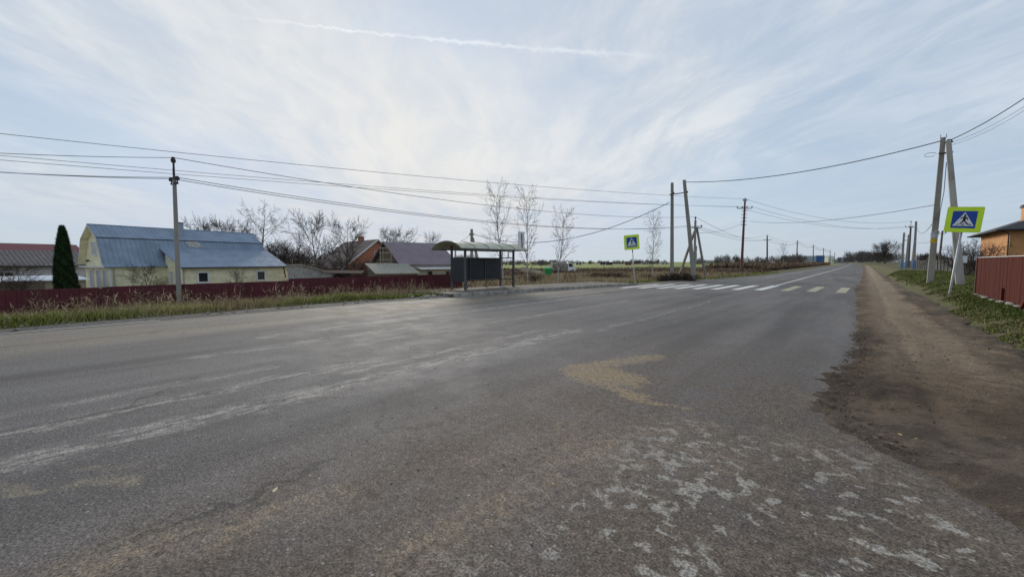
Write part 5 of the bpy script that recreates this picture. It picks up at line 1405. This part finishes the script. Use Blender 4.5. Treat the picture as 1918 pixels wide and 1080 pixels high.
plant('round', 12, 545, 497, 29, 'tangled bare fruit tree at the very left edge', 'fruit tree', gs, 1.4, rz=1)
plant('bigbush', 1657, 492, 450, 150, 'broad bare rounded tree at the end of the right verge', 'bare tree', None, 1.0)
gr = 'dark bare bushes behind the right fences'
for i, (px, yb, yt, D, wd, lab) in enumerate(((1836, 500, 428, 30, 1.15, 'large tangled bare bush before the orange house wall'), (1795, 500, 442, 32, 1.1, 'tangled bare bush behind the leaning legs of the A-shaped pole'), (1812, 505, 452, 28, 1.0, 'bare bush just behind the dark slatted fence'),
                                      (1740, 492, 473, 75, 1.4, 'low distant bush left of the A-shaped pole'), (1870, 500, 462, 30, .8, 'bare twigs against the orange wall above the red fence'))):
    plant('shrub' if i != 3 else 'bigbush', px, yb, yt, D, lab, 'bush', gr, wd)
gd = 'dark brown shrubs on the far verge'
rr = random.Random(31); i = 0
for (px, yb, yt, D, lab) in ((1258, 529, 501, 34.5, 'dark shrub at the foot of the upright twin pole'), (1275, 528, 498, 35, 'dark shrub between the feet of the twin poles'), (1291, 527, 503, 34, 'dark shrub at the foot of the leaning twin pole'), (1243, 528, 507, 33.5, 'low brown shrub left of the twin poles'),
                        (1118, 524, 503, 38, 'brown shrub left of the small crossing sign'), (1142, 524, 500, 37, 'brown shrub beside the far kerb, middle of the clump'), (1164, 525, 504, 36, 'brown shrub just left of the crossing sign post'), (1098, 525, 508, 40, 'brown shrub at the left of the clump near the far kerb'),
                        (776, 562, 536, 21.5, 'straggly dark shrub left of the broken kerb end'), (1000, 528, 502, 30, 'brown shrub at the foot of the birches'), (1212, 526, 508, 36, 'pale brown shrub at the foot of the slender birch')):
    plant('shrub_dark', px, yb, yt, D, lab, 'shrub', gd, 1.5 if D > 30 else 1.1); i += 1

# thuja: cone of small scale-leaf sprays
TB = AT(124, 540, 31); TB.z = hgt(TB.x, TB.y) - 0.1; TT = AT(121.5, 425, 31); HT = TT.z - TB.z
TU = empty('thuja', TB, 0, 'dense dark green thuja column beside the cream house gable', 'conifer')
b = MB(); b.tube([(0, 0, -.2), (0, 0, HT * .9)], [.12, .03], 7); b.build('trunk', M['bark'], TU)
rng = np.random.default_rng(4); n = 26000
hh = rng.random(n) ** 0.85; ang = rng.random(n) * 2 * np.pi
lump = 1 + .24 * np.sin(ang * 3 + hh * 17) * np.cos(hh * 23 + ang * 2) + .14 * np.sin(ang * 7 + hh * 41)
rad = 0.66 * (np.clip(1 - hh, 0, 1) ** .62) * (np.clip(hh * 9 + .55, 0, 1)) * lump * (1 + .22 * (rng.random(n) - .6))
P = np.stack([rad * np.cos(ang), rad * np.sin(ang), .15 + hh * (HT - .2)], 1)
o1 = np.stack([np.cos(ang) * .08, np.sin(ang) * .08, np.full(n, .14)], 1) + rng.normal(0, .055, (n, 3))
o2 = np.stack([-np.sin(ang), np.cos(ang), np.zeros(n)], 1) * (.045 + .03 * rng.random((n, 1)))
Vt = np.stack([P - o2, P + o2, P + o1], 1).reshape(-1, 3); Tt = np.arange(n * 3).reshape(-1, 3)
o = np_mesh('crown', Vt, Tt, M['needles'], np.repeat(rng.random(n), 3)); o.parent = TU; KIDS.setdefault(TU.name, []).append(o)


# ------------------------------------------------------------------ grass and weeds
rng = np.random.default_rng(11)
def blades(name, P, h_, w_, lean, m_, seed, tint=None, curve=0.35):
    """two-segment blades at points P (n,3)"""
    r_ = np.random.default_rng(seed); n = len(P)
    a = r_.random(n) * 2 * np.pi; sd = np.stack([np.cos(a), np.sin(a), np.zeros(n)], 1) * (w_ * (.6 + .8 * r_.random(n)))[:, None] / 2
    b_ = r_.random(n) * 2 * np.pi; ln = (lean * r_.random(n) ** .7)[:, None]; dr = np.stack([np.cos(b_), np.sin(b_), np.zeros(n)], 1)
    H_ = h_[:, None]; up = np.array([0, 0, 1.0])
    mid_ = P + up * H_ * .55 + dr * H_ * ln * .35; tip = P + up * H_ * (1 - curve * ln) + dr * H_ * ln
    V = np.stack([P - sd, P + sd, mid_ - sd * .7, mid_ + sd * .7, tip], 1).reshape(-1, 3)
    i0 = np.arange(n)[:, None] * 5
    T = np.concatenate([i0 + np.array([[0, 1, 3]]), i0 + np.array([[0, 3, 2]]), i0 + np.array([[2, 3, 4]])], 1).reshape(-1, 3)
    if tint is None: tint = r_.random(n)
    return tag(np_mesh(name, V, T, m_, np.repeat(np.clip(tint, 0, 1), 5)), kind='stuff')
hv = np.vectorize(hgt); lev_ = np.vectorize(left_edge)
def pnoise(x, y, s, k=0.0):
    return np.array([mno.noise(Vector((a * s, b_ * s, k))) for a, b_ in zip(x, y)])
# far verge: lush grass by the gravel, dry stems behind
def strip(n, y0, y1, o0, o1, pw=1.0, seed=0):
    r_ = np.random.default_rng(seed); y = y0 + (y1 - y0) * r_.random(n); o_ = o0 + (o1 - o0) * r_.random(n) ** pw
    x = lev_(y) - o_; return x, y, o_
x, y, o_ = strip(30000, -9, 9.5, 1.35, 3.4, 1.25, 1); pn_ = pnoise(x, y, .7); k = pn_ + .35 * (y < 4) - .15 * (o_ < 1.6) > -.25
x, y, o_, pn_ = x[k], y[k], o_[k], pn_[k]
blades('green_verge_grass', np.stack([x, y, hv(x, y) - .02], 1), .15 + .28 * rng.random(len(x)) * (1 + pn_), np.full(len(x), .022), .95, M['grass_green'], 2, tint=.64 + .18 * rng.normal(size=len(x)) + .28 * np.clip((y - 1) / 1.5, 0, 1) * np.clip((7 - y) / 1.5, 0, 1) - .2 * pn_)
x, y, o_ = strip(34000, -9, 13.5, 1.4, 4.6, .8, 3); k = pnoise(x, y, .9, 3) > -.15; x, y, o_ = x[k], y[k], o_[k]
blades('dry_verge_grass', np.stack([x, y, hv(x, y) - .02], 1), .22 + .40 * rng.random(len(x)), np.full(len(x), .016), .8, M['grass_dry'], 4)
x, y, o_ = strip(9000, 9, 13.2, .9, 3.6, 1.0, 5)
blades('green_clover', np.stack([x, y, hv(x, y)], 1), .10 + .16 * rng.random(len(x)), np.full(len(x), .04), .9, M['grass_green'], 6, tint=.45 + .2 * rng.normal(size=len(x)))
def stalks(name, x, y, z, hmin, hmax, m_, seed, plume=.10, wd=.010, nleaf=5):
    """tall dry stems, each with a few side bits and a seed head"""
    r_ = np.random.default_rng(seed); n = len(x); H_ = hmin + (hmax - hmin) * r_.random(n) ** 1.4
    dr = r_.normal(0, .16, (n, 2)); P = np.stack([x, y, z], 1); tip = P + np.stack([dr[:, 0] * H_, dr[:, 1] * H_, H_], 1)
    a = r_.random(n) * 2 * np.pi; sd = np.stack([np.cos(a), np.sin(a), np.zeros(n)], 1) * wd / 2
    Vs = [np.stack([P - sd, P + sd, tip], 1).reshape(-1, 3)]; tn = [np.repeat(r_.random(n) * .6, 3)]
    for j in range(nleaf):
        t = (.35 + .65 * r_.random((n, 1)))
        q = P + (tip - P) * t; d2 = r_.normal(0, 1, (n, 3)); d2[:, 2] = np.abs(d2[:, 2]) * .8 + .2; d2 *= plume * (.5 + r_.random((n, 1)))
        s2 = np.cross(d2, [0, 0, 1.0]); s2 /= np.linalg.norm(s2, axis=1)[:, None] + 1e-9; s2 *= wd * 1.1
        Vs.append(np.stack([q - s2, q + s2, q + d2], 1).reshape(-1, 3)); tn.append(np.repeat(.3 + .7 * r_.random(n), 3))
    V = np.concatenate(Vs); return tag(np_mesh(name, V, np.arange(len(V)).reshape(-1, 3), m_, np.concatenate(tn)), kind='stuff')
x, y, o_ = strip(1500, -8, 13.0, 2.2, 4.9, .8, 7); k = pnoise(x, y, .5, 7) > -.1; x, y = x[k], y[k]
stalks('tall_dry_weeds', x, y, hv(x, y), .4, 1.0, M['grass_dry'], 8, .10, .010, 6)
x, y, o_ = strip(600, -8, 13.0, 2.6, 5.0, .8, 9); k = pnoise(x, y, .35, 9) > 0; x, y = x[k], y[k]
stalks('brown_weeds', x, y, hv(x, y), .4, 1.0, M['weed_brown'], 10, .14, .011, 9)
# waste ground behind and beyond the shelter
n = 42000; r_ = np.random.default_rng(12)
y = 12.5 + 46 * r_.random(n) ** 1.2; o_ = 2.2 + 24 * r_.random(n) ** 1.3; x = lev_(y) - o_ - 1.3 * (y < 27); k = ~((np.abs(x + 19.6) < .4) & (y < 18)); x, y = x[k], y[k]
blades('waste_ground_grass', np.stack([x, y, hv(x, y) - .03], 1), .24 + .42 * r_.random(len(x)), .020 + .0008 * y, .85, M['grass_dry'], 13, tint=.68 + .25 * r_.normal(size=len(x)))
n = 2600; y = 16 + 60 * r_.random(n) ** 1.1; o_ = 2.0 + 30 * r_.random(n) ** 1.5; x = lev_(y) - o_ - 1.6 * (y < 27); k = (x < -17.5) | (y > 24); x, y = x[k], y[k]; pn_ = pnoise(x, y, .12, 2); k = pn_ > -.12; x, y = x[k], y[k]
stalks('waste_ground_weeds', x, y, hv(x, y), .3, .95, M['weed_brown'], 14, .16, .022, 7)
n = 16000; y = 27 + 45 * r_.random(n) ** 1.2; o_ = 1.4 + 4 * r_.random(n) ** 1.1; x = lev_(y) - o_
blades('far_verge_grass', np.stack([x, y, hv(x, y) - .02], 1), .08 + .20 * r_.random(n), .02 + .0008 * y, .9, M['grass_green'], 15, tint=.5 + .28 * r_.normal(size=n))
# brown brush band before the green field
n = 20000; Dd = 58 + 24 * r_.random(n); pxx = 930 + 560 * r_.random(n); a_ = (pxx - CX) / F
x = Dd * (a_ * RT[0] + FW[0]); y = Dd * (a_ * RT[1] + FW[1]); k = x < lev_(y) - 4.5; x, y = x[k], y[k]; pn_ = pnoise(x, y, .05, 4); k = pn_ > -.25; x, y = x[k], y[k]
stalks('brush_band', x, y, hv(x, y) - .1, .25, .70, M['weed_brown'], 16, .20, .045, 6)
n = 9000; y = 75 + 220 * r_.random(n) ** 1.5; x = lev_(y) - 5 - 8 * r_.random(n) ** 1.3
stalks('roadside_brush', x, y, hv(x, y) - .1, .4, 1.4, M['weed_brown'], 17, .35, .08, 6)
# right verge, short grass and fallen leaves
n = 130000; y = 6.5 + 55 * r_.random(n) ** 1.7; x = 1.75 + (3.8 + .02 * y) * r_.random(n) ** .95
fence = (x > 3.08) & (y < 22.8); x, y = x[~fence], y[~fence]; pn_ = pnoise(x, y, .8, 5); pn2 = pnoise(x, y, 3.0, 6); k = (pn_ + .5 * pn2 + (x - 2.25) * 1.6 > -.05); x, y, pn_ = x[k], y[k], pn_[k]
hb = (.022 + .05 * r_.random(len(x)) ** 2) * (1 + .6 * pn_) * (1 + .012 * y)
blades('right_verge_grass', np.stack([x, y, hv(x, y) + .005], 1), hb * .95, .009 + .0011 * y, 1.1, M['grass_verge'], 18, tint=.50 + .22 * r_.normal(size=len(x)) - .45 * pn_ + .15 * (x < 2.4))
n = 2200; y = 9 + 30 * r_.random(n) ** 1.4; x = 1.9 + 2.6 * r_.random(n); k = ~((x > 3.08) & (y < 22.8)); x, y = x[k], y[k]; n = len(x)
c = np.stack([x, y, hv(x, y) + .05 + .03 * r_.random(n)], 1); u_ = r_.normal(0, 1, (n, 3)) * [1, 1, .35]; u_ /= np.linalg.norm(u_, axis=1)[:, None]; v_ = np.cross(u_, [0.1, 0, 1.0]); s_ = (.014 + .018 * r_.random((n, 1)))
V = np.stack([c - u_ * s_, c + v_ * s_ * .6, c + u_ * s_, c - v_ * s_ * .6], 1).reshape(-1, 3)
tag(np_mesh('fallen_leaves', V, np.arange(n * 4).reshape(-1, 4), M['leaves'], np.repeat(r_.random(n), 4), quads=True), kind='stuff')
# taller tufts by the foot of the poles and the red fence
n = 5000; y = 14 + 8.6 * r_.random(n); x = 3.02 - .35 * r_.random(n) ** 2
blades('fence_foot_grass', np.stack([x, y, hv(x, y)], 1), .05 + .10 * r_.random(n), np.full(n, .014), .9, M['grass_verge'], 19, tint=.35 + .2 * r_.normal(size=n))

# loose stones, clods
def stones(name, pts_, smin, smax, m_, seed):
    rr = random.Random(seed); b = MB()
    for (x, y, z) in pts_:
        s = smin + (smax - smin) * rr.random() ** 3; b.blob((x, y, z + s * .3), (s, s * rr.uniform(.6, 1), s * rr.uniform(.4, .7)), rr.random(), 5, 4, .3)
    return tag(b.build(name, m_), kind='stuff')
rr = random.Random(55)
stones('road_grit', [(rr.uniform(-6, -0.5), 1.5 + 9 * rr.random() ** 1.5, 0) for _ in range(420)] + [(rr.uniform(-14, -6), rr.uniform(-.5, 14), 0) for _ in range(420)], .004, .013, M['stone'], 1)
M['clod2'] = mat('brown_stone', (0.19, 0.155, 0.12), 1.0, 0.4, 20, spec=0.1)
stones('shoulder_stones', [(rr.uniform(-.2, 2.0), 4.5 + 16 * rr.random() ** 1.6, .045) for _ in range(600)], .004, .020, M['clod2'], 2)
M['clod'] = mat('mud_clod', (0.085, 0.062, 0.046), 1.0, 0.3, 20)
stones('mud_clods', [(dirt_edge(yy_) + abs(rr.gauss(.0, .45)) - .05, yy_, .035) for yy_ in [4.6 + 9 * rr.random() ** 1.4 for _ in range(1500)]], .004, .016, M['clod'], 3)
stones('broken_kerb_rubble', [(-14.3 - 1.9 * rr.random(), 10.6 + 1.7 * rr.random(), .02) for _ in range(260)], .02, .11, M['kerb'], 6)
stones('gravel_stones', [(-14.6 - 1.3 * rr.random(), rr.uniform(-6, 12), .03) for _ in range(500)], .012, .05, M['stone'], 4)
for px, py_, s, lab in ((515, 917, .030, 'single pale fallen leaf lying alone on the near asphalt'), (1686, 813, .022, 'left of two small ochre leaves on the dirt at the right'), (1716, 821, .018, 'right of two small ochre leaves on the dirt at the right'), (1036, 905, .018, 'small ochre leaf on the brown track in the near foreground')):
    g0 = G(px, py_, .02 if px < 1600 else .06); b = MB()
    ang0 = px * .7
    o_ = [(-1, 0), (-.5, .35), (.2, .42), (.8, .2), (1.25, 0), (.8, -.22), (.1, -.4), (-.6, -.3)]
    b.M = Matrix.Translation(g0) @ Matrix.Rotation(ang0, 4, 'Z') @ Matrix.Rotation(.25, 4, 'X')
    b.prism([(p[0] * s, p[1] * s) for p in o_], 'z', 0, .003)
    tag(b.build('fallen_leaf', mat('leaf_pale_%d' % px, (0.50, 0.42, 0.27) if px < 1000 else (0.42, 0.30, 0.10), .8)), lab, 'fallen leaf')

# ------------------------------------------------------------------ van, bin, timber
vb = AT(1054, 520, 60); vb.z = hgt(vb.x, vb.y)
VN = empty('cargo_van', vb, TH + 0.12, 'white light truck with a grey-beige tarpaulin load, parked beyond the birches', 'truck')
k = 1.0
b = MB(); b.prism([(0.55, .45), (1.72, .42), (1.80, .62), (1.74, .95), (1.42, 1.15), (1.18, 1.62), (.98, 1.74), (.55, 1.74)], 'y', -.85, .85); cab = b.build('cab', M['van_white'], VN, bevel=.05)
b = MB(); b.poly([(1.445, -.72, 1.16), (1.445, .72, 1.16), (1.21, .66, 1.60), (1.21, -.66, 1.60)][::1]); b.build('windscreen', M['glass'], cab).location = (.02, 0, .01)
b = MB(); b.prism([(.68, 1.12), (1.33, 1.12), (1.14, 1.58), (.68, 1.62)], 'y', -.862, -.852); b.build('side_window', M['glass'], cab)
b = MB(); b.box(1.73, 1.83, -.8, -.5, .62, .78); b.build('headlight', M['sign_white'], cab)
b = MB(); b.box(1.73, 1.83, .5, .8, .62, .78); b.build('headlight', M['sign_white'], cab)
b = MB(); b.box(-1.75, .5, -.9, .9, .52, .86); b.build('load_bed', M['van_cover'], VN)
b = MB(); b.prism([(-.88, .87), (.88, .87), (.88, 1.55), (.5, 1.78), (-.5, 1.78), (-.88, 1.55)], 'x', -1.72, .46); b.build('tarpaulin', M['van_cover'], VN, bevel=.06)
b = MB(); b.box(-1.7, 1.6, -.5, .5, .35, .5); b.build('chassis', M['dark_steel'], VN)
for x_, y_ in ((1.2, -.8), (1.2, .8), (-1.05, -.8), (-1.05, .8)):
    b = MB(); b.tube([(x_, y_ - .1, .33), (x_, y_ + .1, .33)], .33, 14); wh = b.build('wheel', M['tyre'], VN)
    b = MB(); b.tube([(x_, y_ - .12, .33), (x_, y_ + .12, .33)], .17, 10); b.build('rim', M['galv'], wh)
gbp = AT(1026, 521, 48); gbp.z = hgt(gbp.x, gbp.y)
GB_ = empty('waste_bin', gbp, TH + .1, 'green plastic waste container with a domed lid, left of the white truck', 'waste bin')
b = MB(); b.hexa([(-.36, -.32, .15), (.36, -.32, .15), (.36, .32, .15), (-.36, .32, .15)], [(-.48, -.4, 1.02), (.48, -.4, 1.02), (.48, .4, 1.02), (-.48, .4, 1.02)]); b.build('body', M['green_plastic'], GB_, bevel=.03)
b = MB(); b.prism([(-.42, 1.025), (.42, 1.025), (.36, 1.14), (.15, 1.2), (-.15, 1.2), (-.36, 1.14)], 'x', -.5, .5); b.build('lid', M['green_plastic'], GB_, bevel=.02)
for x_ in (-.3, .3):
    b = MB(); b.tube([(x_ - .04, -.25, .09), (x_ + .04, -.25, .09)], .09, 8); b.build('wheel', M['tyre'], GB_)
b = MB(); b.tube([(-.4, -.46, .9), (.4, -.46, .9)], .025, 5); b.build('handle', M['green_plastic'], GB_)
tp = AT(1003, 521, 44); tp.z = hgt(tp.x, tp.y); TPR = empty('timber_trestle', tp, TH, 'weathered pale poles laid across low trestles by the birches', 'timber')
b = MB(); rr = random.Random(3)
for i in range(7): b.tube([(-1.6 + rr.uniform(-.3, .3), -.2 + .08 * i, .75 + .06 * i + rr.uniform(0, .25)), (.9 + rr.uniform(-.2, .2), -.2 + .08 * i, .55 + .03 * i)], .04, 5)
b.build_each('pole', M['wood_pale'], TPR)
for x_ in (-1.1, .5):
    b = MB(); b.tube([(x_, -.4, 0), (x_, .1, .62), (x_, .6, 0)], .035, 4); b.build_each('trestle', M['wood_old'], TPR)

# ------------------------------------------------------------------ far buildings
def far_house(px, wpx, ytop, yeave, ybase, D, wallm, roofm, lab, hip=False, cat='house', flat=False, name='far_house', chim=True):
    c = AT(px, ybase, D); W = wpx * D / F / (1.0 + .3 * abs(px - CX) / F); ht = (ybase - ytop) * D / F; he = (ybase - yeave) * D / F
    root = empty(name, (c.x, c.y, c.z), TH * .6 + (px % 5) * .1, lab, cat, 'far buildings along the horizon')
    dp = min(W * .8, 9)
    b = MB(); b.box(-W / 2, W / 2, -dp / 2, dp / 2, -1.5, he); b.build('wall', wallm, root)
    if flat:
        b = MB(); b.box(-W / 2 - .2, W / 2 + .2, -dp / 2 - .2, dp / 2 + .2, he + .005, ht); b.build('roof', roofm, root)
    else:
        b = MB(); o2 = .4
        b.prism([(-dp / 2 - o2, he), (dp / 2 + o2, he), (0, ht)], 'x', -W / 2 - o2, W / 2 + o2); b.build('roof', roofm, root)
        if chim: b = MB(); b.box(W * .2, W * .2 + .8, -.4, .4, ht - .4, ht + .9); b.build('chimney', M['red_brick'], root)
    nwin = max(2, int(W / 3.5))
    for i in range(nwin):
        xx = -W / 2 + W * (i + .5) / nwin
        f = MB(); f.box(xx - .6, xx + .6, -dp / 2 - .06, -dp / 2 - .002, max(.2, he * .35), max(1.2, he * .35) + .9); f.build('window', M['glass'], root)
    return root
FH = [(1035, 10, 487, 491, 497, 230, 'red_brick', 'brown_roof', 'distant brownish house right of the tallest birches, above the truck cover'),
      (1083, 11, 489.5, 492.5, 497, 260, 'pale_wall', 'grey_wall', 'distant pale house just right of the white truck cab'),
      (1128, 10, 490.5, 493.5, 497, 250, 'pale_wall', 'roof_dark', 'distant dark-roofed house, left of a touching pair on the horizon'),
      (1141, 12, 490.5, 493.5, 497, 255, 'brown_roof', 'roof_dark', 'distant dark house, right of a touching pair on the horizon'),
      (1176, 12, 489, 492.5, 497, 240, 'red_brick', 'brown_roof', 'distant brown house partly behind the small crossing sign post'),
      (1208, 13, 491.5, 494, 497, 330, 'pale_wall', 'slate', 'low distant house between the small crossing sign and the slender birch'),
      (1243, 14, 490, 493, 497, 330, 'trim_white', 'slate', 'distant white house just left of the twin poles'),
      (1331, 26, 487, 490, 496, 420, 'grey_wall', 'slate', 'long grey barn on the horizon right of the three-legged pole'),
      (1362, 12, 489.5, 492, 496, 380, 'pale_wall', 'red_brick', 'small distant house left of the rusty pole foot'),
      (1408, 16, 490.5, 493, 496, 380, 'trim_white', 'slate', 'low pale distant house right of the rusty pole'),
      (1422, 12, 489.5, 492, 496, 390, 'grey_wall', 'brown_roof', 'small distant grey house just left of the first receding pole'),
      (1453, 12, 486, 489.5, 494, 330, 'trim_white', 'maroon_roof', 'distant white house with a crimson roof between receding poles'),
      (1480, 14, 487.5, 490, 494, 420, 'grey_wall', 'slate', 'distant grey house just left of the second receding pole'),
      (1505, 10, 484.5, 487, 493, 400, 'trim_white', 'red_brick', 'distant pale house left of the grey and blue shed'),
      (1553, 14, 478, 481, 492, 420, 'pale_wall', 'trim_white', 'distant cream building right of the blue shed'),
      (1575, 22, 485, 487.5, 492, 380, 'grey_wall', 'grey_shed', 'long low distant building with a pale blue-grey roof near the road end')]
for f_ in FH: far_house(f_[0], f_[1], f_[2], f_[3], f_[4], f_[5], M[f_[6]], M[f_[7]], f_[8], chim=False)
c = AT(1506, 492, 400); c2 = AT(1544, 492, 391); c2.z = c.z; dv = c2 - c; L = math.hypot(dv.x, dv.y)
BS = empty('blue_warehouse', (c.x, c.y, c.z), math.atan2(dv.y, dv.x), 'big flat metal warehouse, grey on the left and bright blue on the right', 'warehouse', 'far buildings along the horizon')
b = MB(); b.box(0, L * .60, 0, 14, -1, 6.4); b.build('grey_wing', M['grey_shed'], BS); b = MB(); b.box(L * .60 + .01, L, -.3, 14, -1, 6.9); b.build('blue_wing', M['blue_shed'], BS)
b = MB(); b.box(-.3, L + .3, -.5, 14.3, 6.91, 7.1); b.build('roof', M['grey_shed'], BS)

# far woods: bare crowns that read as one mass
def wood(name, spans, m_, seed, dens=1.0):
    r_ = np.random.default_rng(seed); Vs = []; tn = []
    for (p0, p1, yt, yb, D0, D1) in spans:
        npx = p1 - p0; ncl = max(3, int(npx * .55)); 
        for c_ in range(ncl):
            px = p0 + npx * r_.random(); D = D0 + (D1 - D0) * r_.random(); top = yt + (yb - yt) * .75 * r_.random() ** 1.7
            base = AT(px, yb + .5, D); tp_ = AT(px, top, D); H_ = tp_.z - base.z; rad = max(.22 * H_, 1.2) * (.9 + r_.random() * 1.0)
            n = int(170 * dens)
            u = r_.normal(0, 1, (n, 3)); u /= np.linalg.norm(u, axis=1)[:, None]; rr_ = r_.random((n, 1)) ** .4
            C = np.array([base.x, base.y, base.z + H_ * .52]) + u * rr_ * [rad, rad, H_ * .5]
            C[:, 2] = np.maximum(C[:, 2], base.z + .2)
            dd = u * .5 + np.array([0, 0, .7]) + r_.normal(0, .35, (n, 3)); ln = H_ * (.10 + .14 * r_.random((n, 1)))
            s_ = np.cross(dd, r_.normal(0, 1, (n, 3))); s_ /= np.linalg.norm(s_, axis=1)[:, None] + 1e-9; wv = .008 * H_ + D * .00014
            Vs.append(np.stack([C - s_ * wv, C + s_ * wv, C + dd * ln], 1).reshape(-1, 3)); tn.append(np.repeat(np.clip(r_.random() * .6 + .4 * r_.random(n), 0, 1), 3))
    V = np.concatenate(Vs); return tag(np_mesh(name, V, np.arange(len(V)).reshape(-1, 3), m_, np.concatenate(tn)), kind='stuff')
wood('far_wood', [(1060, 1250, 488, 497, 330, 480), (1180, 1235, 486, 496, 300, 420), (1295, 1320, 481, 496, 260, 330), (1335, 1385, 478, 496, 300, 400), (1380, 1440, 481, 496, 300, 380), (1440, 1510, 479, 494, 300, 420), (1470, 1500, 476, 494, 330, 420),
                  (1545, 1600, 483, 492, 420, 600), (840, 1060, 487, 498, 140, 320)], M['wood_mass'], 1, 1.2)
wood('roadside_wood', [(1586, 1660, 471, 491, 190, 330), (1600, 1690, 473, 492, 150, 240), (1570, 1600, 482, 491, 280, 420), (1720, 1762, 475, 494, 110, 160), (1715, 1790, 481, 495, 90, 130)], M['wood_mass'], 2, 1.6)
wood('garden_thicket', [(500, 580, 462, 503, 70, 100), (560, 640, 470, 503, 64, 90), (640, 720, 478, 505, 66, 80), (820, 860, 480, 505, 70, 90), (690, 760, 470, 500, 90, 110)], M['wood_mass'], 3, 0.28)
wood('horizon_wood', [(-200, 900, 478, 498, 260, 420)], M['wood_mass'], 4, .6)
